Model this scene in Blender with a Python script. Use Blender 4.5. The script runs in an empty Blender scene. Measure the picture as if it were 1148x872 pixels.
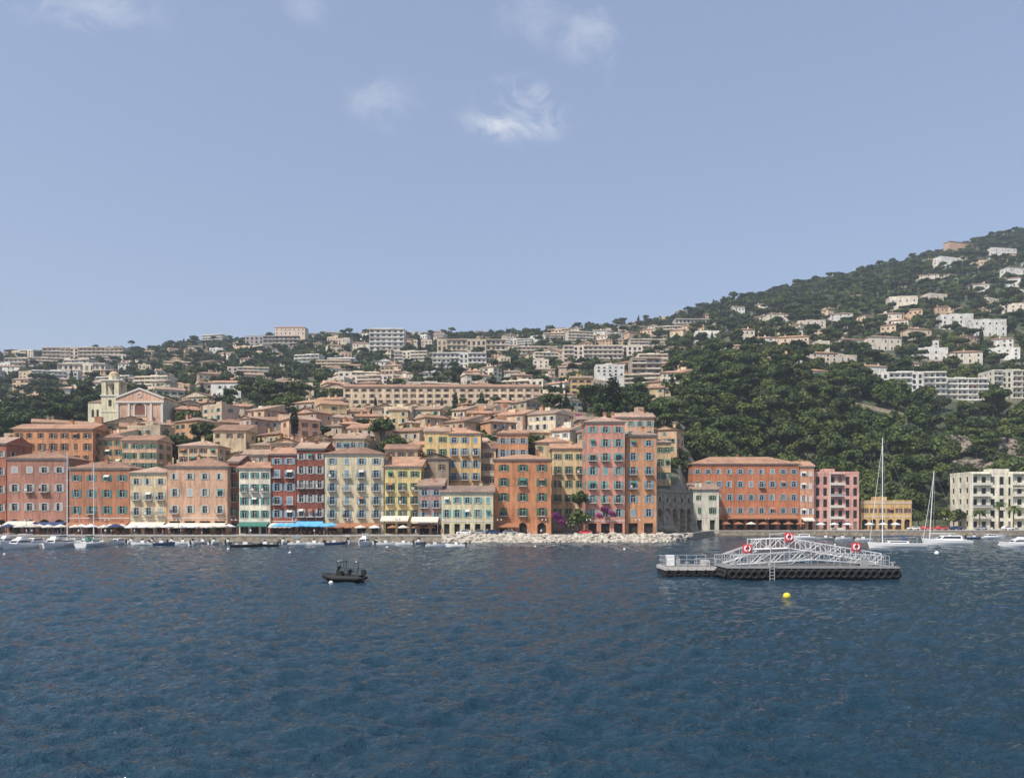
import bpy, math, random
import numpy as np
from mathutils import Vector, Matrix, noise as mn
random.seed(7); np.random.seed(7)
R=random.random
def U(a,b): return a+(b-a)*random.random()
FL=893.0; CH=7.0
def wx(px,Y): return (px-574)*Y/FL
def wz(py,Y): return CH+(578-py)*Y/FL
scene=bpy.context.scene
COL=scene.collection

# ------------------------------------------------------------ materials
def lin(c): 
    return tuple(((v/255.0)/12.92 if v/255.0<=0.04045 else ((v/255.0+0.055)/1.055)**2.4) for v in c)
def newmat(name):
    m=bpy.data.materials.new(name); m.use_nodes=True
    nt=m.node_tree; b=nt.nodes['Principled BSDF']
    return m,nt,b
def N(nt,t,**k):
    n=nt.nodes.new(t)
    for a,v in k.items(): setattr(n,a,v)
    return n
def ramp(nt,fac,stops):
    r=N(nt,'ShaderNodeValToRGB')
    e=r.color_ramp.elements
    e[0].position=stops[0][0]; e[0].color=(*stops[0][1],1)
    e[1].position=stops[-1][0]; e[1].color=(*stops[-1][1],1)
    for p,c in stops[1:-1]:
        x=e.new(p); x.color=(*c,1)
    nt.links.new(fac,r.inputs[0]); return r
def noisetex(nt,vec,scale,detail=4,rough=0.55,stretch=None):
    n=N(nt,'ShaderNodeTexNoise'); n.inputs['Scale'].default_value=scale
    n.inputs['Detail'].default_value=detail; n.inputs['Roughness'].default_value=rough
    if stretch:
        mp=N(nt,'ShaderNodeMapping'); mp.inputs['Scale'].default_value=stretch
        nt.links.new(vec,mp.inputs[0]); vec=mp.outputs[0]
    nt.links.new(vec,n.inputs['Vector']); return n
def g3(v): return (v,v,v)
def mul(nt,a,b,f=1.0):
    m=N(nt,'ShaderNodeMix',data_type='RGBA',blend_type='MULTIPLY'); m.inputs[0].default_value=f
    for s,x in ((6,a),(7,b)):
        if isinstance(x,tuple): m.inputs[s].default_value=(*x,1)
        else: nt.links.new(x,m.inputs[s])
    return m.outputs[2]
def mixc(nt,fac,a,b):
    m=N(nt,'ShaderNodeMix',data_type='RGBA')
    if isinstance(fac,float): m.inputs[0].default_value=fac
    else: nt.links.new(fac,m.inputs[0])
    for s,x in ((6,a),(7,b)):
        if isinstance(x,tuple): m.inputs[s].default_value=(*x,1)
        else: nt.links.new(x,m.inputs[s])
    return m.outputs[2]
_wc={}
def wall(c,k=1.0):
    key=(c,k)
    if key in _wc: return _wc[key]
    m,nt,b=newmat('plaster_%d_%d_%d'%c)
    l=lin(c); lum=.3*l[0]+.55*l[1]+.15*l[2]; warm=(lum*1.20,lum*1.0,lum*.78)
    col=tuple(min(.8,(l[i]*.62+warm[i]*.38)*1.04*k) for i in range(3))
    geo=N(nt,'ShaderNodeNewGeometry'); pos=geo.outputs['Position']
    n1=noisetex(nt,pos,0.25,4); n2=noisetex(nt,pos,1.0,3,0.6,(1.6,1.6,0.18)); n3=noisetex(nt,pos,2.2,5,.7)
    r1=ramp(nt,n1.outputs[0],[(0.3,(.76,.75,.74)),(0.7,(1.14,1.11,1.07))])
    r2=ramp(nt,n2.outputs[0],[(0.34,(.56,.54,.52)),(0.56,(1,1,1))])
    r3=ramp(nt,n3.outputs[0],[(0.3,g3(.82)),(0.65,g3(1.05))])
    oi=N(nt,'ShaderNodeObjectInfo')
    r4=ramp(nt,oi.outputs['Random'],[(0,(.86,.86,.86)),(1,(1.06,1.06,1.06))])
    c1=mul(nt,col,r1.outputs[0]); c1=mul(nt,c1,r2.outputs[0],.75); c1=mul(nt,c1,r3.outputs[0]); c1=mul(nt,c1,r4.outputs[0])
    nt.links.new(c1,b.inputs['Base Color']); b.inputs['Roughness'].default_value=.93
    b.inputs['Specular IOR Level'].default_value=.2
    _wc[key]=m; return m
def plain(name,c,rough=.6,metal=0,var=.15,scale=3.0):
    m,nt,b=newmat(name)
    geo=N(nt,'ShaderNodeNewGeometry'); n=noisetex(nt,geo.outputs['Position'],scale,3)
    r=ramp(nt,n.outputs[0],[(0.3,g3(1-var)),(0.7,g3(1+var*.5))])
    nt.links.new(mul(nt,tuple(c),r.outputs[0]),b.inputs['Base Color'])
    b.inputs['Roughness'].default_value=rough; b.inputs['Metallic'].default_value=metal
    return m
def roofmat(name,a,b_,c):
    m,nt,b=newmat(name)
    geo=N(nt,'ShaderNodeNewGeometry'); pos=geo.outputs['Position']
    n1=noisetex(nt,pos,1.4,5,.75); n2=noisetex(nt,pos,.22,3)
    r=ramp(nt,n1.outputs[0],[(0.3,a),(0.5,b_),(0.68,c)])
    r2=ramp(nt,n2.outputs[0],[(0.32,(.70,.67,.66)),(0.65,(1.08,1.07,1.06))])
    oi=N(nt,'ShaderNodeObjectInfo')
    r4=ramp(nt,oi.outputs['Random'],[(0,(.60,.62,.66)),(.5,(.92,.90,.88)),(1,(1.12,1.12,1.12))])
    c1=mul(nt,mul(nt,r.outputs[0],r2.outputs[0]),r4.outputs[0])
    nt.links.new(c1,b.inputs['Base Color']); b.inputs['Roughness'].default_value=.9
    w=N(nt,'ShaderNodeTexWave'); w.inputs['Scale'].default_value=1.3; w.inputs['Distortion'].default_value=.4
    nt.links.new(pos,w.inputs['Vector'])
    bp=N(nt,'ShaderNodeBump'); bp.inputs['Strength'].default_value=.5; bp.inputs['Distance'].default_value=.08
    nt.links.new(w.outputs[1],bp.inputs['Height']); nt.links.new(bp.outputs[0],b.inputs['Normal'])
    return m
ROOF=roofmat('terracotta_tiles',(.22,.12,.075),(.42,.24,.15),(.54,.36,.25))
ROOF2=roofmat('faded_tiles',(.22,.15,.11),(.42,.29,.21),(.54,.42,.33))
FLAT=plain('flat_roof_gravel',(.42,.40,.37),.9)
TRIM=plain('white_trim',(.62,.60,.55),.7)
CONC=plain('pale_concrete',(.50,.48,.44),.85,var=.25)
RAIL=plain('iron_railing',(.05,.05,.05),.5)
WHITEP=plain('white_paint',(.78,.78,.77),.35,var=.08)
GREY=plain('grey_paint',(.30,.31,.32),.5)
BLACK=plain('black_rubber',(.010,.010,.011),.7)
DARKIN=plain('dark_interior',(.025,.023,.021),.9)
def glassmat(n,c,r):
    m,nt,b=newmat(n); b.inputs['Base Color'].default_value=(*c,1); b.inputs['Roughness'].default_value=r
    b.inputs['Specular IOR Level'].default_value=.5; return m
GLASS=glassmat('window_glass',(.018,.021,.025),.12)
GLASS2=glassmat('curtained_window',(.16,.15,.13),.3)
YELLOW=plain('yellow_buoy_paint',(.75,.60,.04),.4)
REDP=plain('red_paint',(.65,.07,.08),.45)
WOOD=plain('varnished_wood',(.22,.10,.045),.5)
METAL=plain('aluminium',(.62,.63,.64),.35,.6)
GALV=plain('galvanised_steel',(.50,.51,.51),.45,.2,var=.25)
NAVY=plain('navy_canvas',(.02,.05,.14),.8)
CANV=plain('cream_canvas',(.62,.58,.50),.85)
BLUEC=plain('sky_blue_canvas',(.12,.42,.66),.8)
TERRC=plain('rust_canvas',(.32,.14,.07),.85)
GREENC=plain('green_canvas',(.04,.17,.13),.85)
def stonemat(name,a,b_,sc=.8):
    m,nt,b=newmat(name); geo=N(nt,'ShaderNodeNewGeometry')
    n=noisetex(nt,geo.outputs['Position'],sc,6,.68); v=N(nt,'ShaderNodeTexVoronoi'); v.inputs['Scale'].default_value=1.3
    nt.links.new(geo.outputs['Position'],v.inputs['Vector'])
    r=ramp(nt,n.outputs[0],[(0.32,a),(0.66,b_)])
    r2=ramp(nt,v.outputs['Color'],[(0,g3(.75)),(1,g3(1.1))])
    nt.links.new(mul(nt,r.outputs[0],r2.outputs[0]),b.inputs['Base Color']); b.inputs['Roughness'].default_value=.95
    bp=N(nt,'ShaderNodeBump'); bp.inputs['Distance'].default_value=.3; nt.links.new(n.outputs[0],bp.inputs['Height']); nt.links.new(bp.outputs[0],b.inputs['Normal'])
    return m
STONE=stonemat('rubble_stone',(.18,.15,.11),(.46,.38,.28))
ROCK=stonemat('limestone_rock',(.34,.31,.25),(.66,.60,.51),1.4)
PAVE=plain('quay_paving',(.36,.33,.29),.9,var=.2,scale=.6)
SH={ 'teal':plain('shutter_teal',(.06,.20,.19),.6),'green':plain('shutter_green',(.06,.15,.09),.6),
 'grey':plain('shutter_grey',(.36,.38,.37),.6),'blue':plain('shutter_blue',(.20,.31,.38),.6),
 'pale':plain('shutter_pale',(.36,.42,.39),.6),'brown':plain('shutter_brown',(.14,.08,.05),.6),
 'turq':plain('shutter_turquoise',(.15,.34,.33),.6),'white':plain('shutter_white',(.60,.60,.58),.6)}

def foliage(name,dark,light):
    m,nt,b=newmat(name); geo=N(nt,'ShaderNodeNewGeometry'); oi=N(nt,'ShaderNodeObjectInfo')
    r=ramp(nt,geo.outputs['Random Per Island'],[(0,dark),(1,light)])
    r3=ramp(nt,oi.outputs['Random'],[(0,(.55,.64,.62)),(.35,(.92,.90,.76)),(.7,(1.25,1.3,.95)),(1,(1.8,1.55,1.1))])
    c=mul(nt,r.outputs[0],r3.outputs[0])
    nt.links.new(c,b.inputs['Base Color']); b.inputs['Roughness'].default_value=.75
    b.inputs['Specular IOR Level'].default_value=.25
    return m
F_BROAD=foliage('broadleaf_foliage',(.022,.042,.014),(.095,.122,.040))
F_PINE=foliage('pine_foliage',(.020,.038,.014),(.075,.100,.036))
F_CYP=foliage('cypress_foliage',(.007,.017,.008),(.022,.036,.015))
F_OLIVE=foliage('olive_foliage',(.055,.072,.042),(.15,.165,.10))
F_BOUG=foliage('bougainvillea_flowers',(.13,.022,.11),(.32,.05,.23))
F_PALM=foliage('palm_fronds',(.035,.06,.018),(.09,.12,.04))
BARK=plain('bark',(.12,.085,.06),.95,var=.3)

# ------------------------------------------------------------ mesh builder
class MB:
    def __init__(s): s.v=[];s.f=[];s.m=[];s.mats=[];s.mp=None
    def mi(s,m):
        if m not in s.mats: s.mats.append(m)
        return s.mats.index(m)
    def poly(s,pts,m):
        k=len(s.v)
        if s.mp: pts=[s.mp(*p) for p in pts]
        s.v.extend(pts); s.f.append(tuple(range(k,k+len(pts)))); s.m.append(s.mi(m))
    def box(s,x0,x1,y0,y1,z0,z1,m):
        k=len(s.v); pts=[(x0,y0,z0),(x1,y0,z0),(x1,y1,z0),(x0,y1,z0),(x0,y0,z1),(x1,y0,z1),(x1,y1,z1),(x0,y1,z1)]
        if s.mp: pts=[s.mp(*p) for p in pts]
        s.v.extend(pts); i=s.mi(m)
        for f in ((0,3,2,1),(4,5,6,7),(0,1,5,4),(1,2,6,5),(2,3,7,6),(3,0,4,7)):
            s.f.append(tuple(k+a for a in f)); s.m.append(i)
    def tube(s,a,b,r,m,n=6,r2=None):
        if s.mp: a=s.mp(*a); b=s.mp(*b)
        a=Vector(a); b=Vector(b); d=(b-a)
        if d.length<1e-6: return
        d.normalize(); up=Vector((0,0,1)) if abs(d.z)<.9 else Vector((1,0,0))
        u=d.cross(up).normalized(); w=d.cross(u); r2=r if r2 is None else r2
        k=len(s.v)
        for P,rr in ((a,r),(b,r2)):
            for i in range(n):
                t=2*math.pi*i/n; q=P+(u*math.cos(t)+w*math.sin(t))*rr; s.v.append(tuple(q))
        j=s.mi(m)
        for i in range(n):
            s.f.append((k+i,k+(i+1)%n,k+n+(i+1)%n,k+n+i)); s.m.append(j)
        s.f.append(tuple(k+i for i in range(n))); s.m.append(j)
        s.f.append(tuple(k+n+i for i in range(n))); s.m.append(j)
    def torus(s,c,axis,R_,r,m,n=16,k2=8):
        c=Vector(c); ax=Vector(axis).normalized(); up=Vector((0,0,1)) if abs(ax.z)<.9 else Vector((1,0,0))
        u=ax.cross(up).normalized(); w=ax.cross(u); k=len(s.v); j=s.mi(m)
        for i in range(n):
            t=2*math.pi*i/n; rd=u*math.cos(t)+w*math.sin(t)
            for q in range(k2):
                p=2*math.pi*q/k2; s.v.append(tuple(c+rd*(R_+r*math.cos(p))+ax*r*math.sin(p)))
        for i in range(n):
            for q in range(k2):
                s.f.append((k+i*k2+q,k+((i+1)%n)*k2+q,k+((i+1)%n)*k2+(q+1)%k2,k+i*k2+(q+1)%k2)); s.m.append(j)
    def ball(s,c,r,m,n=12,h=8,sq=(1,1,1)):
        k=len(s.v); j=s.mi(m)
        for i in range(h+1):
            a=math.pi*i/h
            for q in range(n):
                t=2*math.pi*q/n; s.v.append((c[0]+r*sq[0]*math.sin(a)*math.cos(t),c[1]+r*sq[1]*math.sin(a)*math.sin(t),c[2]+r*sq[2]*math.cos(a)))
        for i in range(h):
            for q in range(n):
                s.f.append((k+i*n+q,k+i*n+(q+1)%n,k+(i+1)*n+(q+1)%n,k+(i+1)*n+q)); s.m.append(j)
    def mesh(s,name):
        me=bpy.data.meshes.new(name); me.from_pydata([tuple(p) for p in s.v],[],s.f)
        for m in s.mats: me.materials.append(m)
        me.polygons.foreach_set('material_index',s.m); me.update(); return me
    def obj(s,name,loc=(0,0,0),rot=0,smooth=False,parent=None):
        me=s.mesh(name); o=bpy.data.objects.new(name,me); COL.objects.link(o); o.location=loc; o.rotation_euler=(0,0,rot)
        if smooth: me.polygons.foreach_set('use_smooth',[True]*len(me.polygons))
        if parent: o.parent=parent
        return o

# ------------------------------------------------------------ terrain
def S(px): return float(np.interp(px,[-900,0,500,735,752,778,800,1150,1900],[205,212,213,214,217,242,281,286,292]))
TAB={}
def addcol(px,pts):
    s=S(px); Y=[150,s+.6,s+1.4]; Zs=[-4,-4,1.4]
    for p in pts:
        Y.append(p[0]); Zs.append(p[2] if len(p)==3 else wz(p[1],p[0]))
    TAB[px]=(Y,Zs)
for px,rg in ((-900,405),(0,405)):
    addcol(px,[(236,'z',1.6),(242,562),(275,535),(300,518),(330,505),(370,492),(400,482),(500,460),(650,432),(850,408),(950,rg-2),(1200,430),(2500,540)])
addcol(150,[(236,'z',1.6),(242,555),(270,524),(300,500),(322,480),(345,479),(370,470),(400,462),(500,444),(650,424),(850,402),(950,397),(1200,420),(2500,540)])
for px,rg in ((300,384),(450,378),(600,378)):
    addcol(px,[(236,'z',1.6),(241,553),(270,520),(300,500),(330,486),(370,470),(400,457),(500,440),(650,416),(850,rg+8),(950,rg),(1200,rg+25),(2500,540)])
addcol(700,[(236,'z',1.6),(240,550),(270,520),(300,500),(340,476),(400,450),(500,430),(650,408),(850,376),(950,368),(1200,390),(2500,530)])
addcol(740,[(234,'z',1.6),(238,555),(270,522),(300,505),(340,480),(400,448),(500,424),(650,398),(850,370),(950,360),(1200,385),(2500,530)])
addcol(762,[(250,'z',1.6),(254,540),(300,515),(340,485),(400,444),(500,417),(650,390),(850,365),(950,356),(1200,380),(2500,530)])
addcol(784,[(296,'z',1.6),(300,560),(320,535),(350,498),(400,450),(500,413),(650,386),(850,360),(950,351),(1200,375),(2500,530)])
addcol(870,[(315,'z',1.8),(335,540),(365,490),(415,442),(500,405),(650,375),(850,342),(980,331),(1200,350),(2500,520)])
addcol(950,[(318,'z',2),(340,545),(372,495),(420,448),(500,415),(650,372),(850,328),(1020,311),(1200,325),(2500,500)])
addcol(1050,[(320,'z',2),(345,548),(385,500),(430,458),(500,434),(650,372),(850,315),(1050,288),(1300,300),(2500,480)])
addcol(1148,[(325,'z',2),(352,548),(395,502),(445,462),(520,436),(650,365),(850,300),(1100,260),(1350,275),(2500,460)])
addcol(1400,[(325,'z',2),(352,545),(395,500),(445,458),(520,430),(650,350),(850,275),(1100,225),(1350,240),(2500,440)])
addcol(1900,[(325,'z',2),(352,545),(395,500),(445,458),(520,430),(650,350),(850,275),(1100,220),(1350,240),(2500,440)])
keys=sorted(TAB)
gx=np.concatenate([np.arange(-900,700,12),np.arange(700,820,3),np.arange(820,1901,12)]).astype(float)
gy=np.concatenate([np.arange(196,330,2),np.arange(330,600,5),np.arange(600,1300,12),np.arange(1300,2501,80)]).astype(float)
colz=np.array([np.interp(gy,*TAB[k]) for k in keys])
ZT=np.zeros((len(gx),len(gy)))
for j in range(len(gy)): ZT[:,j]=np.interp(gx,keys,colz[:,j])
for i,px in enumerate(gx):
    s=S(px)
    for j,Y in enumerate(gy):
        a=min(1,max(0,(Y-s-60)/150)); 
        if Y<s+1: ZT[i,j]=-4; continue
        if a>0:
            x=wx(px,Y); n=mn.noise(Vector((x/70,Y/70,0)))*5*a+mn.noise(Vector((x/22,Y/22,5)))*1.8*a
            ZT[i,j]+=n*(0.6 if Y<800 else 1.2)
def tz(x,y):
    px=x/y*FL+574
    i=min(max(np.searchsorted(gx,px)-1,0),len(gx)-2); j=min(max(np.searchsorted(gy,y)-1,0),len(gy)-2)
    a=min(1,max(0,(px-gx[i])/(gx[i+1]-gx[i]))); b=min(1,max(0,(y-gy[j])/(gy[j+1]-gy[j])))
    return float((ZT[i,j]*(1-a)+ZT[i+1,j]*a)*(1-b)+(ZT[i,j+1]*(1-a)+ZT[i+1,j+1]*a)*b)
def findY(px,py):
    for Y in np.arange(300,1200,4):
        z=tz(wx(px,Y),Y)
        if 578-(z-CH)*FL/Y<=py: return float(Y)
    return 950.
def build_terrain():
    m,nt,b=newmat('hillside_ground'); geo=N(nt,'ShaderNodeNewGeometry'); pos=geo.outputs['Position']
    n1=noisetex(nt,pos,.035,6,.65); n2=noisetex(nt,pos,.5,6,.7)
    r=ramp(nt,n1.outputs[0],[(0.35,(.040,.055,.022)),(0.5,(.07,.085,.04)),(0.72,(.20,.18,.12))])
    rk=ramp(nt,n2.outputs[0],[(0.3,(.12,.10,.075)),(0.7,(.36,.32,.26))])
    r2=ramp(nt,n2.outputs[0],[(0.3,g3(.55)),(0.7,g3(1.25))])
    sep=N(nt,'ShaderNodeSeparateXYZ'); nt.links.new(geo.outputs['Normal'],sep.inputs[0])
    st=ramp(nt,sep.outputs[2],[(0.66,g3(1)),(0.80,g3(0))])
    c=mixc(nt,st.outputs[0],mul(nt,r.outputs[0],r2.outputs[0]),rk.outputs[0])
    nt.links.new(c,b.inputs['Base Color']); b.inputs['Roughness'].default_value=1
    bp=N(nt,'ShaderNodeBump'); bp.inputs['Distance'].default_value=1.0; nt.links.new(n2.outputs[0],bp.inputs['Height']); nt.links.new(bp.outputs[0],b.inputs['Normal'])
    v=[];f=[];ny=len(gy)
    for i,px in enumerate(gx):
        for j,Y in enumerate(gy): v.append((wx(px,Y),Y,ZT[i,j]))
    for i in range(len(gx)-1):
        for j in range(ny-1): f.append((i*ny+j,(i+1)*ny+j,(i+1)*ny+j+1,i*ny+j+1))
    me=bpy.data.meshes.new('hillside_terrain'); me.from_pydata(v,[],f); me.materials.append(m)
    me.polygons.foreach_set('use_smooth',[True]*len(f))
    o=bpy.data.objects.new('hillside_terrain',me); COL.objects.link(o)
build_terrain()

# ------------------------------------------------------------ quay
def build_quay():
    mb=MB(); pts=[]
    for px in list(range(-800,735,60))+[735,744,752,765,778,785,792,800]+list(range(860,1700,60)):
        s=S(px); pts.append((wx(px,s),s))
    for (x0,y0),(x1,y1) in zip(pts[:-1],pts[1:]):
        d=Vector((x1-x0,y1-y0)).normalized(); n=Vector((d.y,-d.x))
        def P(x,y,o,z): return (x+n.x*o,y+n.y*o,z)
        mb.poly([P(x0,y0,0,-2),P(x1,y1,0,-2),P(x1,y1,0,1.55),P(x0,y0,0,1.55)],STONE)
        mb.poly([P(x0,y0,.12,1.55),P(x1,y1,.12,1.55),P(x1,y1,.12,1.85),P(x0,y0,.12,1.85)],CONC)
        mb.poly([P(x0,y0,.12,1.85),P(x1,y1,.12,1.85),P(x1,y1,-.5,1.85),P(x0,y0,-.5,1.85)],CONC)
        mb.poly([P(x0,y0,.12,1.55),P(x1,y1,.12,1.55),P(x1,y1,0,1.55),P(x0,y0,0,1.55)],CONC)
        mb.poly([(x0,y0+.4,1.8),(x1,y1+.4,1.8),(x1*1.12,y1+28,1.8),(x0*1.12,y0+28,1.8)],PAVE)
    mb.obj('stone_quay')
build_quay()

# ------------------------------------------------------------ buildings
FOOT=[] # x,y,r,w,d,front clearance
def facade(mb,mp,W,z0,z1,rows,nc,ww,sh=None,lod=0,depth=.24,wm=None,margin=0.,balc=(),arch=False,closed=.12,trim=None,miss=0.):
    mb.mp=mp; rows=sorted(rows); z=z0
    pitch=(W-2*margin)/max(nc,1)
    for ri,(a,b,w2) in enumerate(rows):
        mb.poly([(0,0,z),(W,0,z),(W,0,a),(0,0,a)],wm); x=0; cw=w2 or ww
        cw=min(cw,pitch*.8)
        for i in range(nc):
            if miss and not w2 and R()<miss: continue
            cx=margin+(i+.5)*pitch; l=cx-cw/2; r=cx+cw/2
            mb.poly([(x,0,a),(l,0,a),(l,0,b),(x,0,b)],wm)
            D=-depth if not(w2) else -max(depth,.7)
            mb.poly([(l,0,a),(l,D,a),(l,D,b),(l,0,b)],wm); mb.poly([(r,0,a),(r,D,a),(r,D,b),(r,0,b)],wm)
            mb.poly([(l,0,b),(r,0,b),(r,D,b),(l,D,b)],wm); mb.poly([(l,0,a),(r,0,a),(r,D,a),(l,D,a)],wm)
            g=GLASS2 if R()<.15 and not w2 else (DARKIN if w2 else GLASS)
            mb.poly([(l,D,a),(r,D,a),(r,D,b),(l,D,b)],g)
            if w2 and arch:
                rr=cw/2; n=6
                for sg in (-1,1):
                    p=[(cx+sg*rr,0,b-rr),(cx+sg*rr,0,b),(cx,0,b)]
                    for q in range(1,n): 
                        t=math.pi/2*(1-q/n); p.append((cx+sg*rr*math.cos(t),-.0,b-rr+rr*math.sin(t)))
                    mb.poly([(q[0],-.004,q[2]) for q in p],wm)
            if lod==0 and not w2:
                mb.box(cx-.04,cx+.04,D+.01,D+.06,a,b,TRIM); 
                mb.box(l,r,D+.012,D+.05,b-(b-a)*.3,b-(b-a)*.3+.07,TRIM)
                mb.box(l-.1,r+.1,.002,.12,a-.12,a,TRIM)
                if trim:
                    mb.box(l-.18,l,.002,.05,a,b+.16,trim); mb.box(r,r+.18,.002,.05,a,b+.16,trim); mb.box(l,r,.002,.05,b,b+.16,trim)
            if sh and not w2 and lod<2:
                sw=min(cw*.56,(pitch-cw)/2-.04); q=R()
                if q<closed:
                    mb.box(l,cx-.01,-.06,.03,a,b,sh); mb.box(cx+.01,r,-.06,.03,a,b,sh)
                elif q<closed+.08:
                    mb.box(l-sw,l-.01,.05,.10,a,b,sh); mb.box(cx+.01,r,-.06,.03,a,b,sh)
                elif sw>.15:
                    o=.055 if trim else .03
                    mb.box(l-sw,l-.01,o,o+.07,a-.02,b+.02,sh); mb.box(r+.01,r+sw,o,o+.07,a-.02,b+.02,sh)
            if lod==0 and not w2 and R()<.10:
                mb.poly([(l-.1,.03,b+.05),(r+.1,.03,b+.05),(r+.1,.8,b-.55),(l-.1,.8,b-.55)],random.choice([CANV,TERRC,GREENC]))
            if (ri,i) in balc or (ri,-1) in balc:
                l2=l-.55; r2=r+.55
                mb.box(l2,r2,.004,1.05,a-.24,a-.06,CONC)
                mb.box(l2,r2,1.0,1.04,a+.86,a+.92,RAIL)
                for k in range(int((r2-l2)/.2)+1):
                    xx=l2+k*.2; mb.box(xx,xx+.04,1.0,1.03,a-.06,a+.87,RAIL)
                for xx in (l2,r2-.04): mb.box(xx,xx+.04,.02,1.0,a+.86,a+.92,RAIL); mb.box(xx,xx+.03,.3,.33,a-.06,a+.87,RAIL); mb.box(xx,xx+.03,.6,.63,a-.06,a+.87,RAIL)
                if R()<.3:
                    mm=random.choice([TRIM,NAVY,F_BROAD,CANV]); mb.box(l2+.3,l2+U(.7,1.2),1.045,1.07,a+.2,a+.88,mm)
            x=r
        mb.poly([(x,0,a),(W,0,a),(W,0,b),(x,0,b)],wm); z=b
    mb.poly([(0,0,z),(W,0,z),(W,0,z1),(0,0,z1)],wm); mb.mp=None

def roof(mb,w,d,h,kind,rm,wm,tan=.33,oh=.55):
    x0,x1,y0,y1=-w/2-oh,w/2+oh,-oh,d+oh; t=.2; zt=h+t
    if kind=='flat':
        mb.box(-w/2-.05,w/2+.05,-.05,.25,h,h+.8,wm); mb.box(-w/2-.05,w/2+.05,d-.25,d+.05,h,h+.8,wm)
        mb.box(-w/2-.05,-w/2+.25,.25,d-.25,h,h+.8,wm); mb.box(w/2-.25,w/2+.05,.25,d-.25,h,h+.8,wm)
        mb.poly([(-w/2,0,h+.05),(w/2,0,h+.05),(w/2,d,h+.05),(-w/2,d,h+.05)],FLAT)
        mb.box(-w*.15,w*.1,d*.4,d*.7,h+.05,h+2.2,wm); return
    c=[(x0,y0),(x1,y0),(x1,y1),(x0,y1)]
    mb.poly([(a,b,h) for a,b in c],TRIM)
    for i in range(4):
        a,b=c[i],c[(i+1)%4]; mb.poly([(*a,h),(*b,h),(*b,zt),(*a,zt)],rm)
    W=x1-x0; D=y1-y0; ym=(y0+y1)/2; xm=(x0+x1)/2
    P=[(a,b,zt) for a,b in c]
    if kind=='hip':
        if W>=D:
            r=D/2*tan; A=(x0+D/2,ym,zt+r); B=(x1-D/2,ym,zt+r)
            mb.poly([P[0],P[1],B,A],rm); mb.poly([P[1],P[2],B],rm); mb.poly([P[2],P[3],A,B],rm); mb.poly([P[3],P[0],A],rm)
        else:
            r=W/2*tan; A=(xm,y0+W/2,zt+r); B=(xm,y1-W/2,zt+r)
            mb.poly([P[0],P[1],A],rm); mb.poly([P[1],P[2],B,A],rm); mb.poly([P[2],P[3],B],rm); mb.poly([P[3],P[0],A,B],rm)
    elif kind=='gx':
        r=D/2*tan; A=(x0,ym,zt+r); B=(x1,ym,zt+r)
        mb.poly([P[0],P[1],B,A],rm); mb.poly([P[2],P[3],A,B],rm); mb.poly([P[3],P[0],A],wm); mb.poly([P[1],P[2],B],wm)
    elif kind=='gy':
        r=W/2*tan; A=(xm,y0,zt+r); B=(xm,y1,zt+r)
        mb.poly([P[0],A,B,P[3]],rm); mb.poly([P[1],P[2],B,A],rm)
        mb.poly([(x0+oh,-.003,zt-.1),(x1-oh,-.003,zt-.1),(xm,-.003,zt+r-.12)],wm); mb.poly([P[2],P[3],B],wm)
    elif kind=='shed':
        r=D*tan*.8; Q=[(x0,y1,zt+r),(x1,y1,zt+r)]
        mb.poly([P[0],P[1],Q[1],Q[0]],rm); mb.poly([P[0],P[3],Q[0]],wm); mb.poly([P[1],P[2],Q[1]],wm); mb.poly([P[2],P[3],Q[0],Q[1]],wm)
def chimney(mb,x,y,z,wm):
    mb.box(x-.45,x+.45,y-.3,y+.3,z-1.5,z+1.3,wm); mb.box(x-.6,x+.6,y-.45,y+.45,z+1.3,z+1.45,ROOF)
    mb.tube((x-.2,y,z+1.45),(x-.2,y,z+1.9),.13,ROOF,6); mb.tube((x+.2,y,z+1.45),(x+.2,y,z+1.9),.13,ROOF,6)

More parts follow.
